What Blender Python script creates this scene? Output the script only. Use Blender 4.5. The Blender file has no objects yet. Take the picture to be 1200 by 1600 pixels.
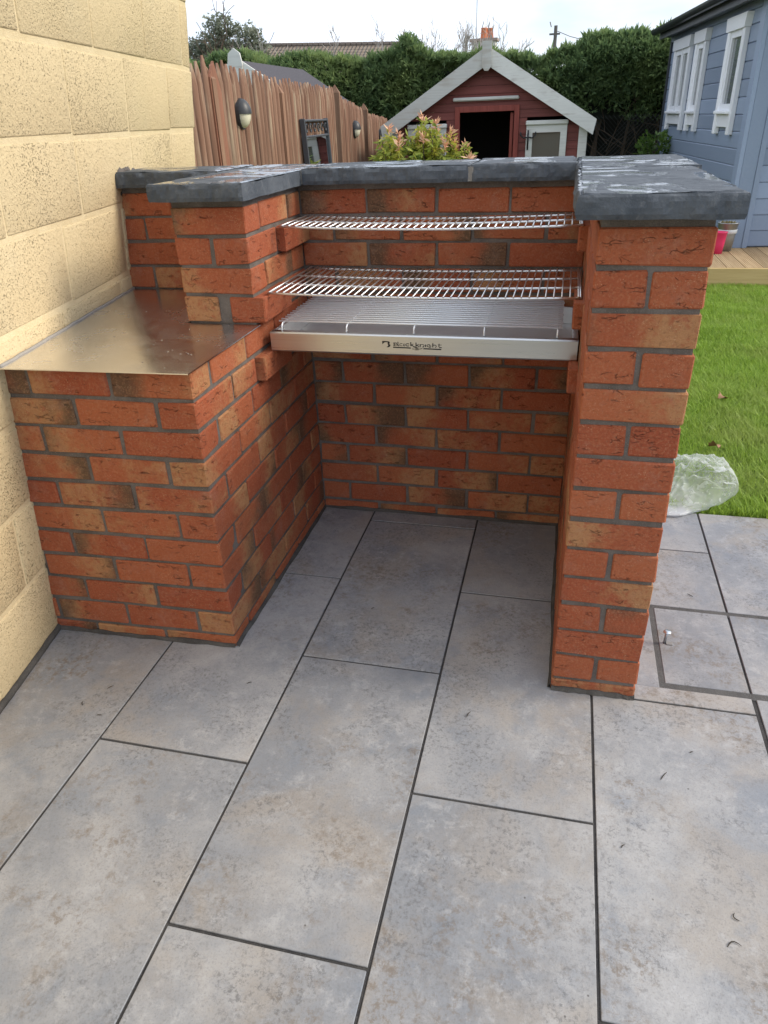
import bpy, bmesh, math, random
import numpy as np
from mathutils import Vector, Matrix, noise as mnoise
random.seed(7); rng = np.random.default_rng(7)
R = math.radians
sc = bpy.context.scene
C = sc.collection

# ------------------------------------------------------------------ camera
cam_d = bpy.data.cameras.new('camera'); cam = bpy.data.objects.new('camera', cam_d); C.objects.link(cam)
cam_d.sensor_fit = 'VERTICAL'; cam_d.sensor_height = 32.0; cam_d.lens = 1116.84/1600*32.0
cam_d.clip_start = 0.05; cam_d.clip_end = 2000
YAW, PIT, ROL = -0.2505, -0.5042, -0.0395
CAM = Vector((-0.0568, -1.4891, 1.3405))
fw = Vector((math.sin(YAW)*math.cos(PIT), math.cos(YAW)*math.cos(PIT), math.sin(PIT)))
r0 = Vector((math.cos(YAW), -math.sin(YAW), 0)); u0 = r0.cross(fw)
rr = r0*math.cos(ROL) + u0*math.sin(ROL); uu = -r0*math.sin(ROL) + u0*math.cos(ROL)
cam.matrix_world = Matrix(((rr.x, uu.x, -fw.x, CAM.x), (rr.y, uu.y, -fw.y, CAM.y), (rr.z, uu.z, -fw.z, CAM.z), (0, 0, 0, 1)))
sc.camera = cam

# ------------------------------------------------------------------ world, sun, exposure
SUN_AZ, SUN_EL = 80.0, 37.0          # hazy sun ahead and to the right
w = bpy.data.worlds.new('World'); sc.world = w; w.use_nodes = True
nt = w.node_tree; nt.nodes.clear()
def wn(t, **k):
    n = nt.nodes.new(t)
    for a, b in k.items(): setattr(n, a, b)
    return n
out = wn('ShaderNodeOutputWorld'); bg = wn('ShaderNodeBackground'); bg.inputs['Strength'].default_value = 0.11
sky = wn('ShaderNodeTexSky', sky_type='NISHITA', sun_disc=False, sun_elevation=R(SUN_EL), sun_rotation=R(SUN_AZ), air_density=1.0, dust_density=1.6, ozone_density=1.0)
tc = wn('ShaderNodeTexCoord'); mp = wn('ShaderNodeMapping'); mp.inputs['Scale'].default_value = (1.6, 1.6, 5.0)
ns = wn('ShaderNodeTexNoise'); ns.inputs['Scale'].default_value = 1.5; ns.inputs['Detail'].default_value = 7; ns.inputs['Roughness'].default_value = .56
rp = wn('ShaderNodeValToRGB'); rp.color_ramp.elements[0].position = .30; rp.color_ramp.elements[1].position = .60
rp.color_ramp.elements[0].color = (.5, .5, .5, 1); rp.color_ramp.elements[1].color = (1, 1, 1, 1)
cl = wn('ShaderNodeValToRGB'); cl.color_ramp.elements[0].position = .35; cl.color_ramp.elements[1].position = .7
cl.color_ramp.elements[0].color = (6.6, 7.5, 9.0, 1); cl.color_ramp.elements[1].color = (9.4, 9.9, 10.8, 1)
ns2 = wn('ShaderNodeTexNoise'); ns2.inputs['Scale'].default_value = 3.1; ns2.inputs['Detail'].default_value = 6
mx = wn('ShaderNodeMix', data_type='RGBA')
L = nt.links.new
L(tc.outputs['Generated'], mp.inputs['Vector']); L(mp.outputs['Vector'], ns.inputs['Vector']); L(mp.outputs['Vector'], ns2.inputs['Vector'])
L(ns.outputs['Fac'], rp.inputs['Fac']); L(ns2.outputs['Fac'], cl.inputs['Fac'])
L(rp.outputs['Color'], mx.inputs['Factor']); L(sky.outputs['Color'], mx.inputs['A']); L(cl.outputs['Color'], mx.inputs['B'])
L(mx.outputs['Result'], bg.inputs['Color']); L(bg.outputs['Background'], out.inputs['Surface'])

sd = bpy.data.lights.new('sun', 'SUN'); sd.energy = 2.3; sd.angle = R(20); sd.color = (1.0, .90, .76)
sun = bpy.data.objects.new('sun', sd); C.objects.link(sun)
sdir = Vector((math.sin(R(SUN_AZ))*math.cos(R(SUN_EL)), math.cos(R(SUN_AZ))*math.cos(R(SUN_EL)), math.sin(R(SUN_EL))))
sun.rotation_euler = (-sdir).to_track_quat('-Z', 'Y').to_euler(); sun.location = sdir*20
sc.view_settings.view_transform = 'Standard'; sc.view_settings.look = 'None'
sc.view_settings.exposure = 0.50; sc.view_settings.gamma = 1.0; sc.view_settings.use_curve_mapping = False

# ------------------------------------------------------------------ helpers
def link(o, parent=None):
    C.objects.link(o)
    if parent is not None: o.parent = parent
    return o
def tag(o, label=None, cat=None, group=None, kind=None):
    if label: o['label'] = label
    if cat: o['category'] = cat
    if group: o['group'] = group
    if kind: o['kind'] = kind
    return o
def empty(name, loc=(0, 0, 0), rot=(0, 0, 0)):
    o = bpy.data.objects.new(name, None); o.empty_display_size = .1
    o.location = loc; o.rotation_euler = rot; C.objects.link(o); return o
class MB:
    def __init__(s): s.v = []; s.f = []
    def add(s, vs, fs):
        b = len(s.v); s.v += [tuple(v) for v in vs]; s.f += [tuple(b+i for i in f) for f in fs]; return s
    def box(s, x0, x1, y0, y1, z0, z1):
        return s.add([(x0,y0,z0),(x1,y0,z0),(x1,y1,z0),(x0,y1,z0),(x0,y0,z1),(x1,y0,z1),(x1,y1,z1),(x0,y1,z1)],
              [(3,2,1,0),(4,5,6,7),(0,1,5,4),(1,2,6,5),(2,3,7,6),(3,0,4,7)])
    def cbox(s, x0, x1, y0, y1, z0, z1, b=.004):
        # chamfered box
        bm = bmesh.new(); bmesh.ops.create_cube(bm, size=1)
        for v in bm.verts: v.co = Vector(((x0+x1)/2+v.co.x*(x1-x0), (y0+y1)/2+v.co.y*(y1-y0), (z0+z1)/2+v.co.z*(z1-z0)))
        bmesh.ops.bevel(bm, geom=bm.edges[:], offset=b, segments=1, affect='EDGES', profile=.5)
        bm.verts.index_update()
        s.add([v.co[:] for v in bm.verts], [[v.index for v in f.verts] for f in bm.faces]); bm.free(); return s
    def prism(s, poly, axis, a, b):
        # poly = 2D points in the plane across axis ('x': (y,z), 'y': (x,z), 'z': (x,y))
        n = len(poly)
        def P(p, t): return {'x': (t, p[0], p[1]), 'y': (p[0], t, p[1]), 'z': (p[0], p[1], t)}[axis]
        vs = [P(p, a) for p in poly] + [P(p, b) for p in poly]
        return s.add(vs, [tuple(range(n)), tuple(range(2*n-1, n-1, -1))] + [(i, i+n, (i+1) % n+n, (i+1) % n) for i in range(n)])
    def tube(s, pts, rad, n=8, caps=True):
        pts = [Vector(p) for p in pts]; m = len(pts)
        rads = rad if isinstance(rad, (list, tuple)) else [rad]*m
        vs = []; up = None
        for i, p in enumerate(pts):
            d = (pts[min(i+1, m-1)] - pts[max(i-1, 0)]).normalized()
            if up is None: up = Vector((0, 0, 1)) if abs(d.z) < .9 else Vector((1, 0, 0))
            a = d.cross(up).normalized(); b = d.cross(a).normalized(); up = -b if False else up
            if abs(d.dot(up)) > .95: up = a
            for k in range(n):
                t = 2*math.pi*k/n; vs.append(p + (a*math.cos(t) + b*math.sin(t))*rads[i])
        fs = [(i*n+k, i*n+(k+1) % n, (i+1)*n+(k+1) % n, (i+1)*n+k) for i in range(m-1) for k in range(n)]
        if caps: fs += [tuple(range(n-1, -1, -1)), tuple((m-1)*n+k for k in range(n))]
        return s.add(vs, fs)
    def lathe(s, prof, n=24, c=(0, 0, 0)):
        vs = [(c[0]+r*math.cos(2*math.pi*k/n), c[1]+r*math.sin(2*math.pi*k/n), c[2]+z) for r, z in prof for k in range(n)]
        m = len(prof)
        return s.add(vs, [(i*n+k, i*n+(k+1) % n, (i+1)*n+(k+1) % n, (i+1)*n+k) for i in range(m-1) for k in range(n)])
    def mesh(s, name, mat, smooth=False):
        me = bpy.data.meshes.new(name); me.from_pydata(s.v, [], s.f); me.update()
        bm = bmesh.new(); bm.from_mesh(me); bmesh.ops.recalc_face_normals(bm, faces=bm.faces[:]); bm.to_mesh(me); bm.free()
        if mat: me.materials.append(mat)
        if smooth: me.polygons.foreach_set('use_smooth', [True]*len(me.polygons))
        return me
    def build(s, name, mat, parent=None, smooth=False, loc=None):
        o = bpy.data.objects.new(name, s.mesh(name, mat, smooth))
        if loc: o.location = loc
        return link(o, parent)
def np_mesh(name, verts, faces, mat, parent=None, smooth=False):
    verts = np.asarray(verts, np.float32); faces = np.asarray(faces, np.int32); k = faces.shape[1]
    me = bpy.data.meshes.new(name); me.vertices.add(len(verts)); me.vertices.foreach_set('co', verts.ravel())
    me.loops.add(faces.size); me.loops.foreach_set('vertex_index', faces.ravel())
    me.polygons.add(len(faces)); me.polygons.foreach_set('loop_start', np.arange(len(faces), dtype=np.int32)*k)
    me.polygons.foreach_set('loop_total', np.full(len(faces), k, np.int32))
    me.update(calc_edges=True); me.validate()
    me.materials.append(mat)
    if smooth: me.polygons.foreach_set('use_smooth', np.ones(len(faces), bool))
    o = bpy.data.objects.new(name, me); return link(o, parent)

# ------------------------------------------------------------------ materials
class Mat:
    def __init__(s, name):
        s.m = bpy.data.materials.new(name); s.m.use_nodes = True; s.t = s.m.node_tree; s.t.nodes.clear()
        s.out = s.t.nodes.new('ShaderNodeOutputMaterial'); s.b = s.t.nodes.new('ShaderNodeBsdfPrincipled')
        s.t.links.new(s.b.outputs[0], s.out.inputs['Surface'])
    def n(s, typ, ins=None, out=0, **props):
        n = s.t.nodes.new('ShaderNode'+typ)
        for k, v in props.items(): setattr(n, k, v)
        for k, v in (ins or {}).items():
            sock = n.inputs[k]
            if hasattr(v, 'is_output'): s.t.links.new(v, sock)
            else: sock.default_value = v
        return n.outputs[out]
    def set(s, **k):
        for a, v in k.items():
            sock = s.b.inputs[a.replace('_', ' ')]
            if hasattr(v, 'is_output'): s.t.links.new(v, sock)
            else: sock.default_value = v if not (isinstance(v, tuple) and len(v) == 3) else (*v, 1)
        return s
    def co(s, kind='Object'): return s.n('TexCoord', out={'Generated':0,'Normal':1,'UV':2,'Object':3}[kind])
    def rnd(s): return s.n('ObjectInfo', out='Random')
    def off(s, vec, amt=37.0):
        r = s.rnd(); v = s.n('CombineXYZ', {0: s.math('MULTIPLY', r, amt), 1: s.math('MULTIPLY', r, amt*2.3), 2: s.math('MULTIPLY', r, amt*.7)})
        return s.n('VectorMath', {0: vec, 1: v}, operation='ADD')
    def scale(s, vec, sx, sy, sz): return s.n('VectorMath', {0: vec, 1: (sx, sy, sz)}, operation='MULTIPLY')
    def noise(s, vec, sc_, det=4, rough=.5, dist=0.): return s.n('TexNoise', {'Vector': vec, 'Scale': sc_, 'Detail': det, 'Roughness': rough, 'Distortion': dist})
    def math(s, op, a, b=0.0, c=0.0, clamp=False): return s.n('Math', {0: a, 1: b, 2: c}, operation=op, use_clamp=clamp)
    def ss(s, x, a, b):   # smoothstep
        return s.n('MapRange', {'Value': x, 'From Min': a, 'From Max': b, 'To Min': 0., 'To Max': 1.}, interpolation_type='SMOOTHSTEP')
    def mix(s, f, a, b, blend='MIX'):
        def c(v): return v if hasattr(v, 'is_output') else (*v, 1) if len(v) == 3 else v
        return s.n('Mix', {0: f, 6: c(a), 7: c(b)}, out=2, data_type='RGBA', blend_type=blend)
    def bump(s, h, dist=.002, st=1.0, normal=None):
        ins = {'Height': h, 'Distance': dist, 'Strength': st}
        if normal is not None: ins['Normal'] = normal
        return s.n('Bump', ins)
    def sep(s, vec, i): return s.n('SeparateXYZ', {0: vec}, out=i)

def simple(name, col, rough=.6, metal=0., var=.15, nscale=20., bump=0., spec=.5, **kw):
    m = Mat(name); co = m.off(m.co()); n = m.noise(co, nscale, 5, .6)
    c = m.mix(n, tuple(x*(1-var) for x in col), tuple(min(1, x*(1+var)) for x in col))
    m.set(Base_Color=c, Roughness=rough, Metallic=metal, Specular_IOR_Level=spec, **kw)
    if bump: m.set(Normal=m.bump(n, bump))
    return m.m

def brick_mat():
    m = Mat('brick'); loc = m.co(); v = m.off(loc, 53.)
    oi = m.t.nodes.new('ShaderNodeObjectInfo'); col = oi.outputs['Color']
    sp = m.t.nodes.new('ShaderNodeSeparateColor'); m.t.links.new(col, sp.inputs[0]); cr, cg, cb = sp.outputs
    x = m.n('MapRange', {'Value': m.sep(loc, 0), 'From Min': -.10, 'From Max': .10, 'To Min': 0., 'To Max': 1.})
    nb = m.noise(v, 9., 5, .62)
    nf = m.noise(v, 60., 6, .7)
    ng = m.noise(v, 420., 3, .6)
    # red body with drift
    body = m.mix(m.noise(v, 14., 4), (.385, .092, .036), (.270, .058, .027))
    body = m.mix(m.math('MULTIPLY', m.rnd(), .6), body, (.45, .140, .055))
    # buff sanding: amount at the left end (r) and right end (g)
    amt = m.math('ADD', m.math('MULTIPLY', cr, m.math('SUBTRACT', 1., x)), m.math('MULTIPLY', cg, x))
    bm_ = m.ss(m.math('ADD', m.math('MULTIPLY', amt, 1.1), m.math('MULTIPLY', m.math('SUBTRACT', nb, .5), 1.0)), .42, .86)
    bm_ = m.math('MULTIPLY', bm_, m.ss(m.math('ADD', nf, m.math('MULTIPLY', bm_, .14)), .40, .66))
    c = m.mix(m.math('MULTIPLY', bm_, .78), body, m.mix(nf, (.34, .165, .066), (.53, .305, .140)))
    # dark burnt end: blue channel <.5 none; alpha picks the end
    al = oi.outputs['Alpha']
    xd = m.math('ADD', m.math('MULTIPLY', al, x), m.math('MULTIPLY', m.math('SUBTRACT', 1., al), m.math('SUBTRACT', 1., x)))
    dk = m.ss(m.math('ADD', m.math('ADD', xd, m.math('MULTIPLY', m.math('SUBTRACT', nb, .5), .9)), m.math('SUBTRACT', cb, 1.0)), .45, .85)
    c = m.mix(m.math('MULTIPLY', dk, .88), c, m.mix(nf, (.050, .032, .022), (.15, .095, .050)))
    # drag creases: thin wavering short lines
    cv = m.scale(v, 26., 26., 95.)
    cv = m.n('VectorMath', {0: cv, 1: m.n('VectorMath', {0: m.n('TexNoise', {'Vector': v, 'Scale': 28., 'Detail': 2}, out='Color'), 1: (2.6, 2.6, 2.6)}, operation='MULTIPLY')}, operation='ADD')
    cd = m.n('TexVoronoi', {'Vector': cv, 'Scale': 1.0}, feature='DISTANCE_TO_EDGE')
    line = m.math('SUBTRACT', 1., m.ss(cd, .0, .06))
    gate = m.ss(m.noise(m.scale(v, 26., 26., 60.), 1.0, 2), m.math('ADD', .52, m.math('MULTIPLY', m.math('FRACT', m.math('MULTIPLY', m.rnd(), 7.7)), .12)), .70)
    crease = m.math('MULTIPLY', line, gate)
    c = m.mix(m.math('MULTIPLY', crease, m.math('ADD', .10, m.math('MULTIPLY', m.math('FRACT', m.math('MULTIPLY', m.rnd(), 17.3)), .18))), c, (.10, .040, .022))
    pore = m.math('SUBTRACT', 1., m.ss(ng, .30, .40))
    c = m.mix(m.math('MULTIPLY', pore, .5), c, (.09, .036, .022))
    c = m.mix(m.math('MULTIPLY', m.ss(m.noise(v, 170., 4, .7), .48, .66), .36), c, (.48, .23, .12))
    gp_ = m.noise(m.n('VectorMath', {0: v, 1: (3., 8., 1.)}, operation='ADD'), 120., 4, .75); c = m.mix(m.math('MULTIPLY', m.ss(gp_, .53, .68), .32), c, (.11, .042, .024))
    vs = m.n('TexVoronoi', {'Vector': v, 'Scale': 210.}, out='Distance')
    fleck = m.math('MULTIPLY', m.math('SUBTRACT', 1., m.ss(vs, .13, .24)), m.ss(m.noise(v, 22., 2), .52, .62))
    c = m.mix(m.math('MULTIPLY', fleck, .45), c, (.70, .48, .30))  # pale flecks: efflorescence, with bright glints painted into the colour
    film = m.ss(m.noise(v, 13., 7, .78), .50, .78)
    c = m.mix(m.math('MULTIPLY', film, .26), c, (.42, .31, .25))
    h = m.math('ADD', m.math('MULTIPLY', nf, .6), m.math('MULTIPLY', ng, .35))
    h = m.math('SUBTRACT', h, m.math('MULTIPLY', crease, 1.9)); h = m.math('SUBTRACT', h, m.math('MULTIPLY', gp_, .9)); h = m.math('ADD', h, m.math('MULTIPLY', nb, .8))
    m.set(Base_Color=c, Roughness=m.n('MapRange', {'Value': nf, 'To Min': .62, 'To Max': .9}), Specular_IOR_Level=.35, Normal=m.bump(h, .0038))
    return m.m
def mortar_mat(name, a, b):
    m = Mat(name); co = m.co(); n1 = m.noise(co, 12., 5, .65); n2 = m.noise(co, 380., 3, .6); n3 = m.noise(co, 60, 5, .7)
    c = m.mix(m.ss(n1, .3, .7), a, b); c = m.mix(m.math('MULTIPLY', m.ss(n2, .55, .72), .5), c, tuple(min(1, x*2.0) for x in b))
    c = m.mix(m.math('MULTIPLY', m.ss(n3, .60, .78), .35), c, tuple(x*.5 for x in a))
    m.set(Base_Color=c, Roughness=.92, Specular_IOR_Level=.2, Normal=m.bump(m.math('ADD', n3, m.math('MULTIPLY', n2, .6)), .003)); return m.m
def tile_mat():
    m = Mat('porcelain_tile'); v = m.off(m.co(), 61.)
    def N(sc_, det=5, rough=.6, dist=0., o=0.): return m.noise(m.n('VectorMath', {0: v, 1: (o, o*.7, o*.3)}, operation='ADD'), sc_, det, rough, dist)
    n1 = N(2.6, 7, .62, .5); n2 = N(9., 8, .70, .3, 4.); n3 = N(95., 6, .78, 0., 2.); n5 = N(3.4, 6, .62, .4, 9.); n6 = N(26., 7, .75, .3, 6.)
    c = m.mix(m.ss(n1, .32, .68), (.225, .238, .260), (.365, .362, .362))
    c = m.mix(m.math('MULTIPLY', m.ss(n2, .42, .70), .50), c, (.200, .212, .235))
    c = m.mix(m.math('MULTIPLY', m.ss(n5, .46, .64), .52), c, (.318, .278, .232))          # beige clouds
    c = m.mix(m.math('MULTIPLY', m.ss(N(6., 6, .65, .4, 13.), .52, .68), .50), c, (.185, .213, .255))   # bluish patches
    c = m.mix(m.math('MULTIPLY', m.math('MULTIPLY', m.ss(n6, .48, .68), m.ss(N(4.2, 5, .6, .3, 17.), .38, .58)), .52), c, (.43, .432, .44))
    tone = m.math('MULTIPLY', m.math('SUBTRACT', m.rnd(), .5), .16)
    c = m.n('HueSaturation', {'Color': c, 'Value': m.math('ADD', 1.0, tone)})
    sp = m.math('MULTIPLY', m.ss(n3, .49, .62), m.math('ADD', .14, m.math('MULTIPLY', m.ss(N(4.8, 7, .70, .4, 21.), .45, .62), .86)))
    c = m.mix(m.math('MULTIPLY', sp, .66), c, (.105, .105, .108))                            # dark grain gathered in drifts
    br = m.math('MULTIPLY', m.ss(N(48., 7, .80, .2, 25.), .47, .62), m.ss(N(3.1, 6, .65, .5, 29.), .50, .64))
    c = m.mix(m.math('MULTIPLY', br, .72), c, (.165, .128, .092))                            # rusty mottles
    fg = N(230., 4, .7, 0., 3.); c = m.mix(m.math('MULTIPLY', m.ss(fg, .50, .68), .32), c, (.13, .132, .138))
    dv = m.n('TexVoronoi', {'Vector': v, 'Scale': 19.}, out='Distance')
    dots = m.math('MULTIPLY', m.math('SUBTRACT', 1., m.ss(dv, .025, .05)), m.ss(N(7., 2, .5, 0., 31.), .48, .54))
    c = m.mix(m.math('MULTIPLY', dots, .75), c, (.07, .065, .06))
    m.set(Base_Color=c, Roughness=m.n('MapRange', {'Value': n2, 'To Min': .40, 'To Max': .66}), Specular_IOR_Level=.4,
          Normal=m.bump(m.math('ADD', n3, m.math('MULTIPLY', n6, 1.2)), .0010))
    return m.m
def block_mat():
    m = Mat('painted_block'); w_ = m.co(); v = m.off(w_, 17.)
    n1 = m.noise(v, 3.0, 5, .6); n2 = m.noise(v, 130., 5, .65); n3 = m.noise(v, 45., 6, .7)
    rough_zone = m.ss(m.math('ADD', m.noise(v, 2.6, 3), m.math('MULTIPLY', m.math('SUBTRACT', m.rnd(), .5), .12)), .20, .80)
    th = m.math('SUBTRACT', .67, m.math('MULTIPLY', rough_zone, .095))
    pit = m.n('MapRange', {'Value': m.noise(v, 215., 4, .6), 'From Min': m.math('SUBTRACT', th, .025), 'From Max': m.math('ADD', th, .05), 'To Min': 0., 'To Max': 1.})
    c = m.mix(n1, (.62, .49, .285), (.67, .545, .335))
    c = m.mix(m.math('MULTIPLY', m.ss(m.noise(v, 5.5, 6, .65), .5, .75), .30), c, (.60, .50, .33))
    c = m.mix(m.math('MULTIPLY', m.ss(m.noise(v, 1.7, 4, .6), .52, .75), .25), c, (.62, .56, .40))
    c = m.mix(m.math('MULTIPLY', pit, .62), c, (.31, .225, .125))
    h = m.math('SUBTRACT', m.math('MULTIPLY', n2, .8), m.math('MULTIPLY', pit, 1.6)); h = m.math('ADD', h, m.math('MULTIPLY', n3, .8))
    m.set(Base_Color=c, Roughness=.9, Specular_IOR_Level=.25, Normal=m.bump(h, .0046)); return m.m
def slate_mat():
    m = Mat('slate_coping'); co = m.off(m.co(), 29.)
    n1 = m.noise(m.scale(co, 1., 1.0, 1.), 9., 7, .66, .5); n2 = m.noise(co, 55., 6, .7); n3 = m.noise(co, 300., 3, .6)
    c = m.mix(m.ss(n1, .3, .7), (.044, .055, .070), (.092, .106, .124)); c = m.mix(m.math('MULTIPLY', m.ss(n2, .55, .72), .45), c, (.16, .17, .18))
    geo = m.n('NewGeometry', out='Normal'); up = m.ss(m.sep(geo, 2), .75, .95)
    wet = m.math('MULTIPLY', m.ss(m.noise(m.scale(co, 1., .5, 1.), 6.2, 5, .58, .7), .475, .53), up)   # rain lying in the hollows
    c = m.mix(m.math('MULTIPLY', wet, .35), c, (.06, .066, .075))
    rough = m.math('SUBTRACT', .74, m.math('MULTIPLY', wet, .56))
    hb = m.math('ADD', n1, m.math('MULTIPLY', n2, .35)); hb = m.math('ADD', hb, m.math('MULTIPLY', n3, .08)); hb = m.math('MULTIPLY', hb, m.math('SUBTRACT', 1., m.math('MULTIPLY', wet, .96)))
    m.set(Base_Color=c, Roughness=rough, Specular_IOR_Level=.5, Coat_Weight=m.math('MULTIPLY', wet, .6), Coat_Roughness=.05, Normal=m.bump(hb, .0065)); return m.m
def steel_sheet_mat():
    m = Mat('wet_steel_sheet'); co = m.co(); n1 = m.noise(co, 5., 5, .6, .4); n2 = m.noise(co, 60., 5, .7)
    wet = m.ss(m.math('ADD', m.noise(co, 7.5, 5, .55, .8), 0.), .52, .56)
    edge = m.math('SUBTRACT', 1., m.ss(m.math('ABSOLUTE', m.math('SUBTRACT', m.noise(co, 7.5, 5, .55, .8), .52)), .0, .012))
    vo = m.n('TexVoronoi', {'Vector': co, 'Scale': 95.}, out='Distance')
    drop = m.math('MULTIPLY', m.math('SUBTRACT', 1., m.ss(vo, .12, .30)), m.ss(m.noise(co, 9., 3), .50, .58))
    c = m.mix(n1, (.70, .70, .73), (.80, .80, .83))
    h = m.math('ADD', m.math('MULTIPLY', wet, .10), m.math('MULTIPLY', drop, .06)); h = m.math('ADD', h, m.math('MULTIPLY', n2, .03))
    m.set(Base_Color=c, Metallic=1.0, Roughness=m.n('MapRange', {'Value': m.math('ADD', n1, m.math('MULTIPLY', wet, -.12)), 'From Min': .1, 'From Max': .8, 'To Min': .15, 'To Max': .34}),
          Coat_Weight=m.math('MULTIPLY', wet, .25), Coat_Roughness=.05, Normal=m.bump(h, .0005)); return m.m
def steel_mat(name, col=(.62, .62, .61), rough=.28, brushed=True):
    m = Mat(name); co = m.off(m.co(), 5.)
    n = m.noise(m.scale(co, 3., 220., 220.), 1.0, 4, .6) if brushed else m.noise(co, 40., 4)
    m.set(Base_Color=m.mix(n, tuple(x*.92 for x in col), tuple(min(1, x*1.06) for x in col)), Metallic=1., Roughness=m.n('MapRange', {'Value': n, 'To Min': rough*.8, 'To Max': rough*1.35}), Normal=m.bump(n, .0003)); return m.m
def leafy(name, dark, light, rough=.55, trans=.25, patch=None, pscale=1.2):
    m = Mat(name); g = m.n('NewGeometry', out='Random Per Island'); co = m.co()
    c = m.mix(g, dark, light)
    if patch is not None: c = m.mix(m.math('MULTIPLY', m.ss(m.noise(co, pscale, 4, .6), .45, .68), .8), c, patch)
    m.set(Base_Color=c, Roughness=rough, Specular_IOR_Level=.3)
    t = m.n('BsdfTranslucent', {'Color': c}); ms = m.t.nodes.new('ShaderNodeMixShader'); ms.inputs[0].default_value = trans
    m.t.links.new(m.b.outputs[0], ms.inputs[1]); m.t.links.new(t, ms.inputs[2]); m.t.links.new(ms.outputs[0], m.out.inputs['Surface']); return m.m
def wood_mat(name, a, b, grain='z', rough=.75, knots=True, bump=.002, wear=None):
    m = Mat(name); v = m.off(m.co(), 23.)
    s = {'x': (2., 40., 40.), 'y': (40., 2., 40.), 'z': (40., 40., 2.)}[grain]
    n = m.noise(m.scale(v, *s), 1.0, 6, .65, .3); n2 = m.noise(v, 3.5, 4)
    c = m.mix(m.ss(n, .3, .7), a, b); c = m.n('HueSaturation', {'Color': c, 'Value': m.math('ADD', .82, m.math('MULTIPLY', m.rnd(), .36))})
    if wear: c = m.mix(m.math('MULTIPLY', m.ss(m.math('ADD', m.math('MULTIPLY', n, .6), m.math('MULTIPLY', n2, .5)), .55, .7), .8), c, wear)
    m.set(Base_Color=c, Roughness=rough, Specular_IOR_Level=.3, Normal=m.bump(n, bump)); return m.m
def glass_mat(name, tint=(.10, .12, .13)):
    m = Mat(name); m.set(Base_Color=tint, Roughness=.04, Specular_IOR_Level=.8, Coat_Weight=.5, Coat_Roughness=.02); return m.m

BRICK = brick_mat()
MORTAR = mortar_mat('mortar', (.108, .094, .083), (.180, .157, .140))
GROUT = mortar_mat('tile_grout', (.036, .036, .038), (.075, .072, .070))
GROUT_PALE = mortar_mat('cover_grout', (.075, .075, .076), (.115, .113, .11))
TILE = tile_mat(); BLOCK = block_mat(); SLATE = slate_mat(); SHEET = steel_sheet_mat()
BLOCK_JOINT = mortar_mat('painted_joint', (.66, .53, .315), (.72, .595, .375))
STEEL = steel_mat('brushed_steel'); CHROME = steel_mat('wire_steel', (.78, .78, .78), .34, False); TRAYIN = steel_mat('tray_steel', (.74, .75, .76), .5, False); GALV = steel_mat('galvanised_steel', (.42, .44, .46), .42, False)
ZINC = simple('zinc_wire', (.84, .88, .92), .25, metal=.25, var=.04); BLACKPRINT = simple('black_print', (.012, .012, .014), .5, var=0.)

# ================================================================== PATIO AND GROUND
JX = [-2.296, -1.896, -1.497, -1.097, -0.696, -0.296, 0.104, 0.505, 0.906, 1.306, 1.706, 2.106, 2.506]
patio = MB().box(-2.3, 2.51, -3.2, 1.055, -.14, -.0035).build('patio', GROUT); tag(patio, kind='structure', label='grey porcelain patio with dark joints around the brick barbecue')
JW = .0062
def tile(x0, x1, y0, y1, dx0=JW/2, dx1=JW/2, dy0=JW/2, dy1=JW/2):
    x0 += dx0; x1 -= dx1; y0 += dy0; y1 -= dy1
    cx, cy = (x0+x1)/2, (y0+y1)/2
    dz = random.uniform(-.0006, .0006)
    o = MB().cbox(x0-cx, x1-cx, y0-cy, y1-cy, -.02, 0, .0012).build('tile', TILE, patio, loc=(cx, cy, dz)); return o
cuts = {0: 0., 1: .4, 2: -.4, 3: 0., 4: .4, 5: 0., 6: .395, 7: 0., 8: .4, 9: 0, 10: .4, 11: 0, 12: .4}
for i in range(len(JX)-1):
    x0, x1 = JX[i], JX[i+1]
    base = [0., .4, 0., .4, 0., .395, 0., .395][i] if i < 8 else (i % 2)*.4
    # columns seen in the photograph: -1.497:0, -1.097:-.4, -.696:-.002, -.296:.39, .104:0
    base = {2: 0.0, 3: -.4, 4: -.002, 5: .39, 6: -.002}.get(i, base)
    ys = sorted(set([round(base+.795*k, 4) for k in range(-5, 3)]))
    ys = [y for y in ys if -3.2 < y < 1.03] ; ys = [-3.2]+ys+[1.055]
    for a, b in zip(ys[:-1], ys[1:]):
        if b-a < .03: continue
        if i == 6 and a > -.1: continue
        if i == 7 and b > -.05: continue
        tile(x0, x1, a, b)
# the cut tiles round the inspection cover beside the right pier
WJ = .011
tile(.104, .505, .768, 1.055); tile(.104, .505, -.002, .066, dy1=.010)
tile(.104, .289, .066, .420, dx1=.010, dy0=-.010, dy1=-.002)
tile(.104, .505, .420, .768, dy0=.010)
tile(.289, .505, .066, .420, dx0=.006, dy0=.011, dy1=.006)
tile(.505, .906, .420, 1.055, dy0=.010); tile(.505, .906, .066, .420, dy0=.011, dy1=.006); tile(.505, .906, -.72, .066, dx0=.009, dy1=.010)
cg = MB().box(.270, .91, .053, .078, -.004, -.0015).box(.270, .91, .405, .431, -.004, -.0015).box(.270, .298, .078, .405, -.004, -.0015).build('cover_grout', GROUT_PALE, patio)

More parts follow.
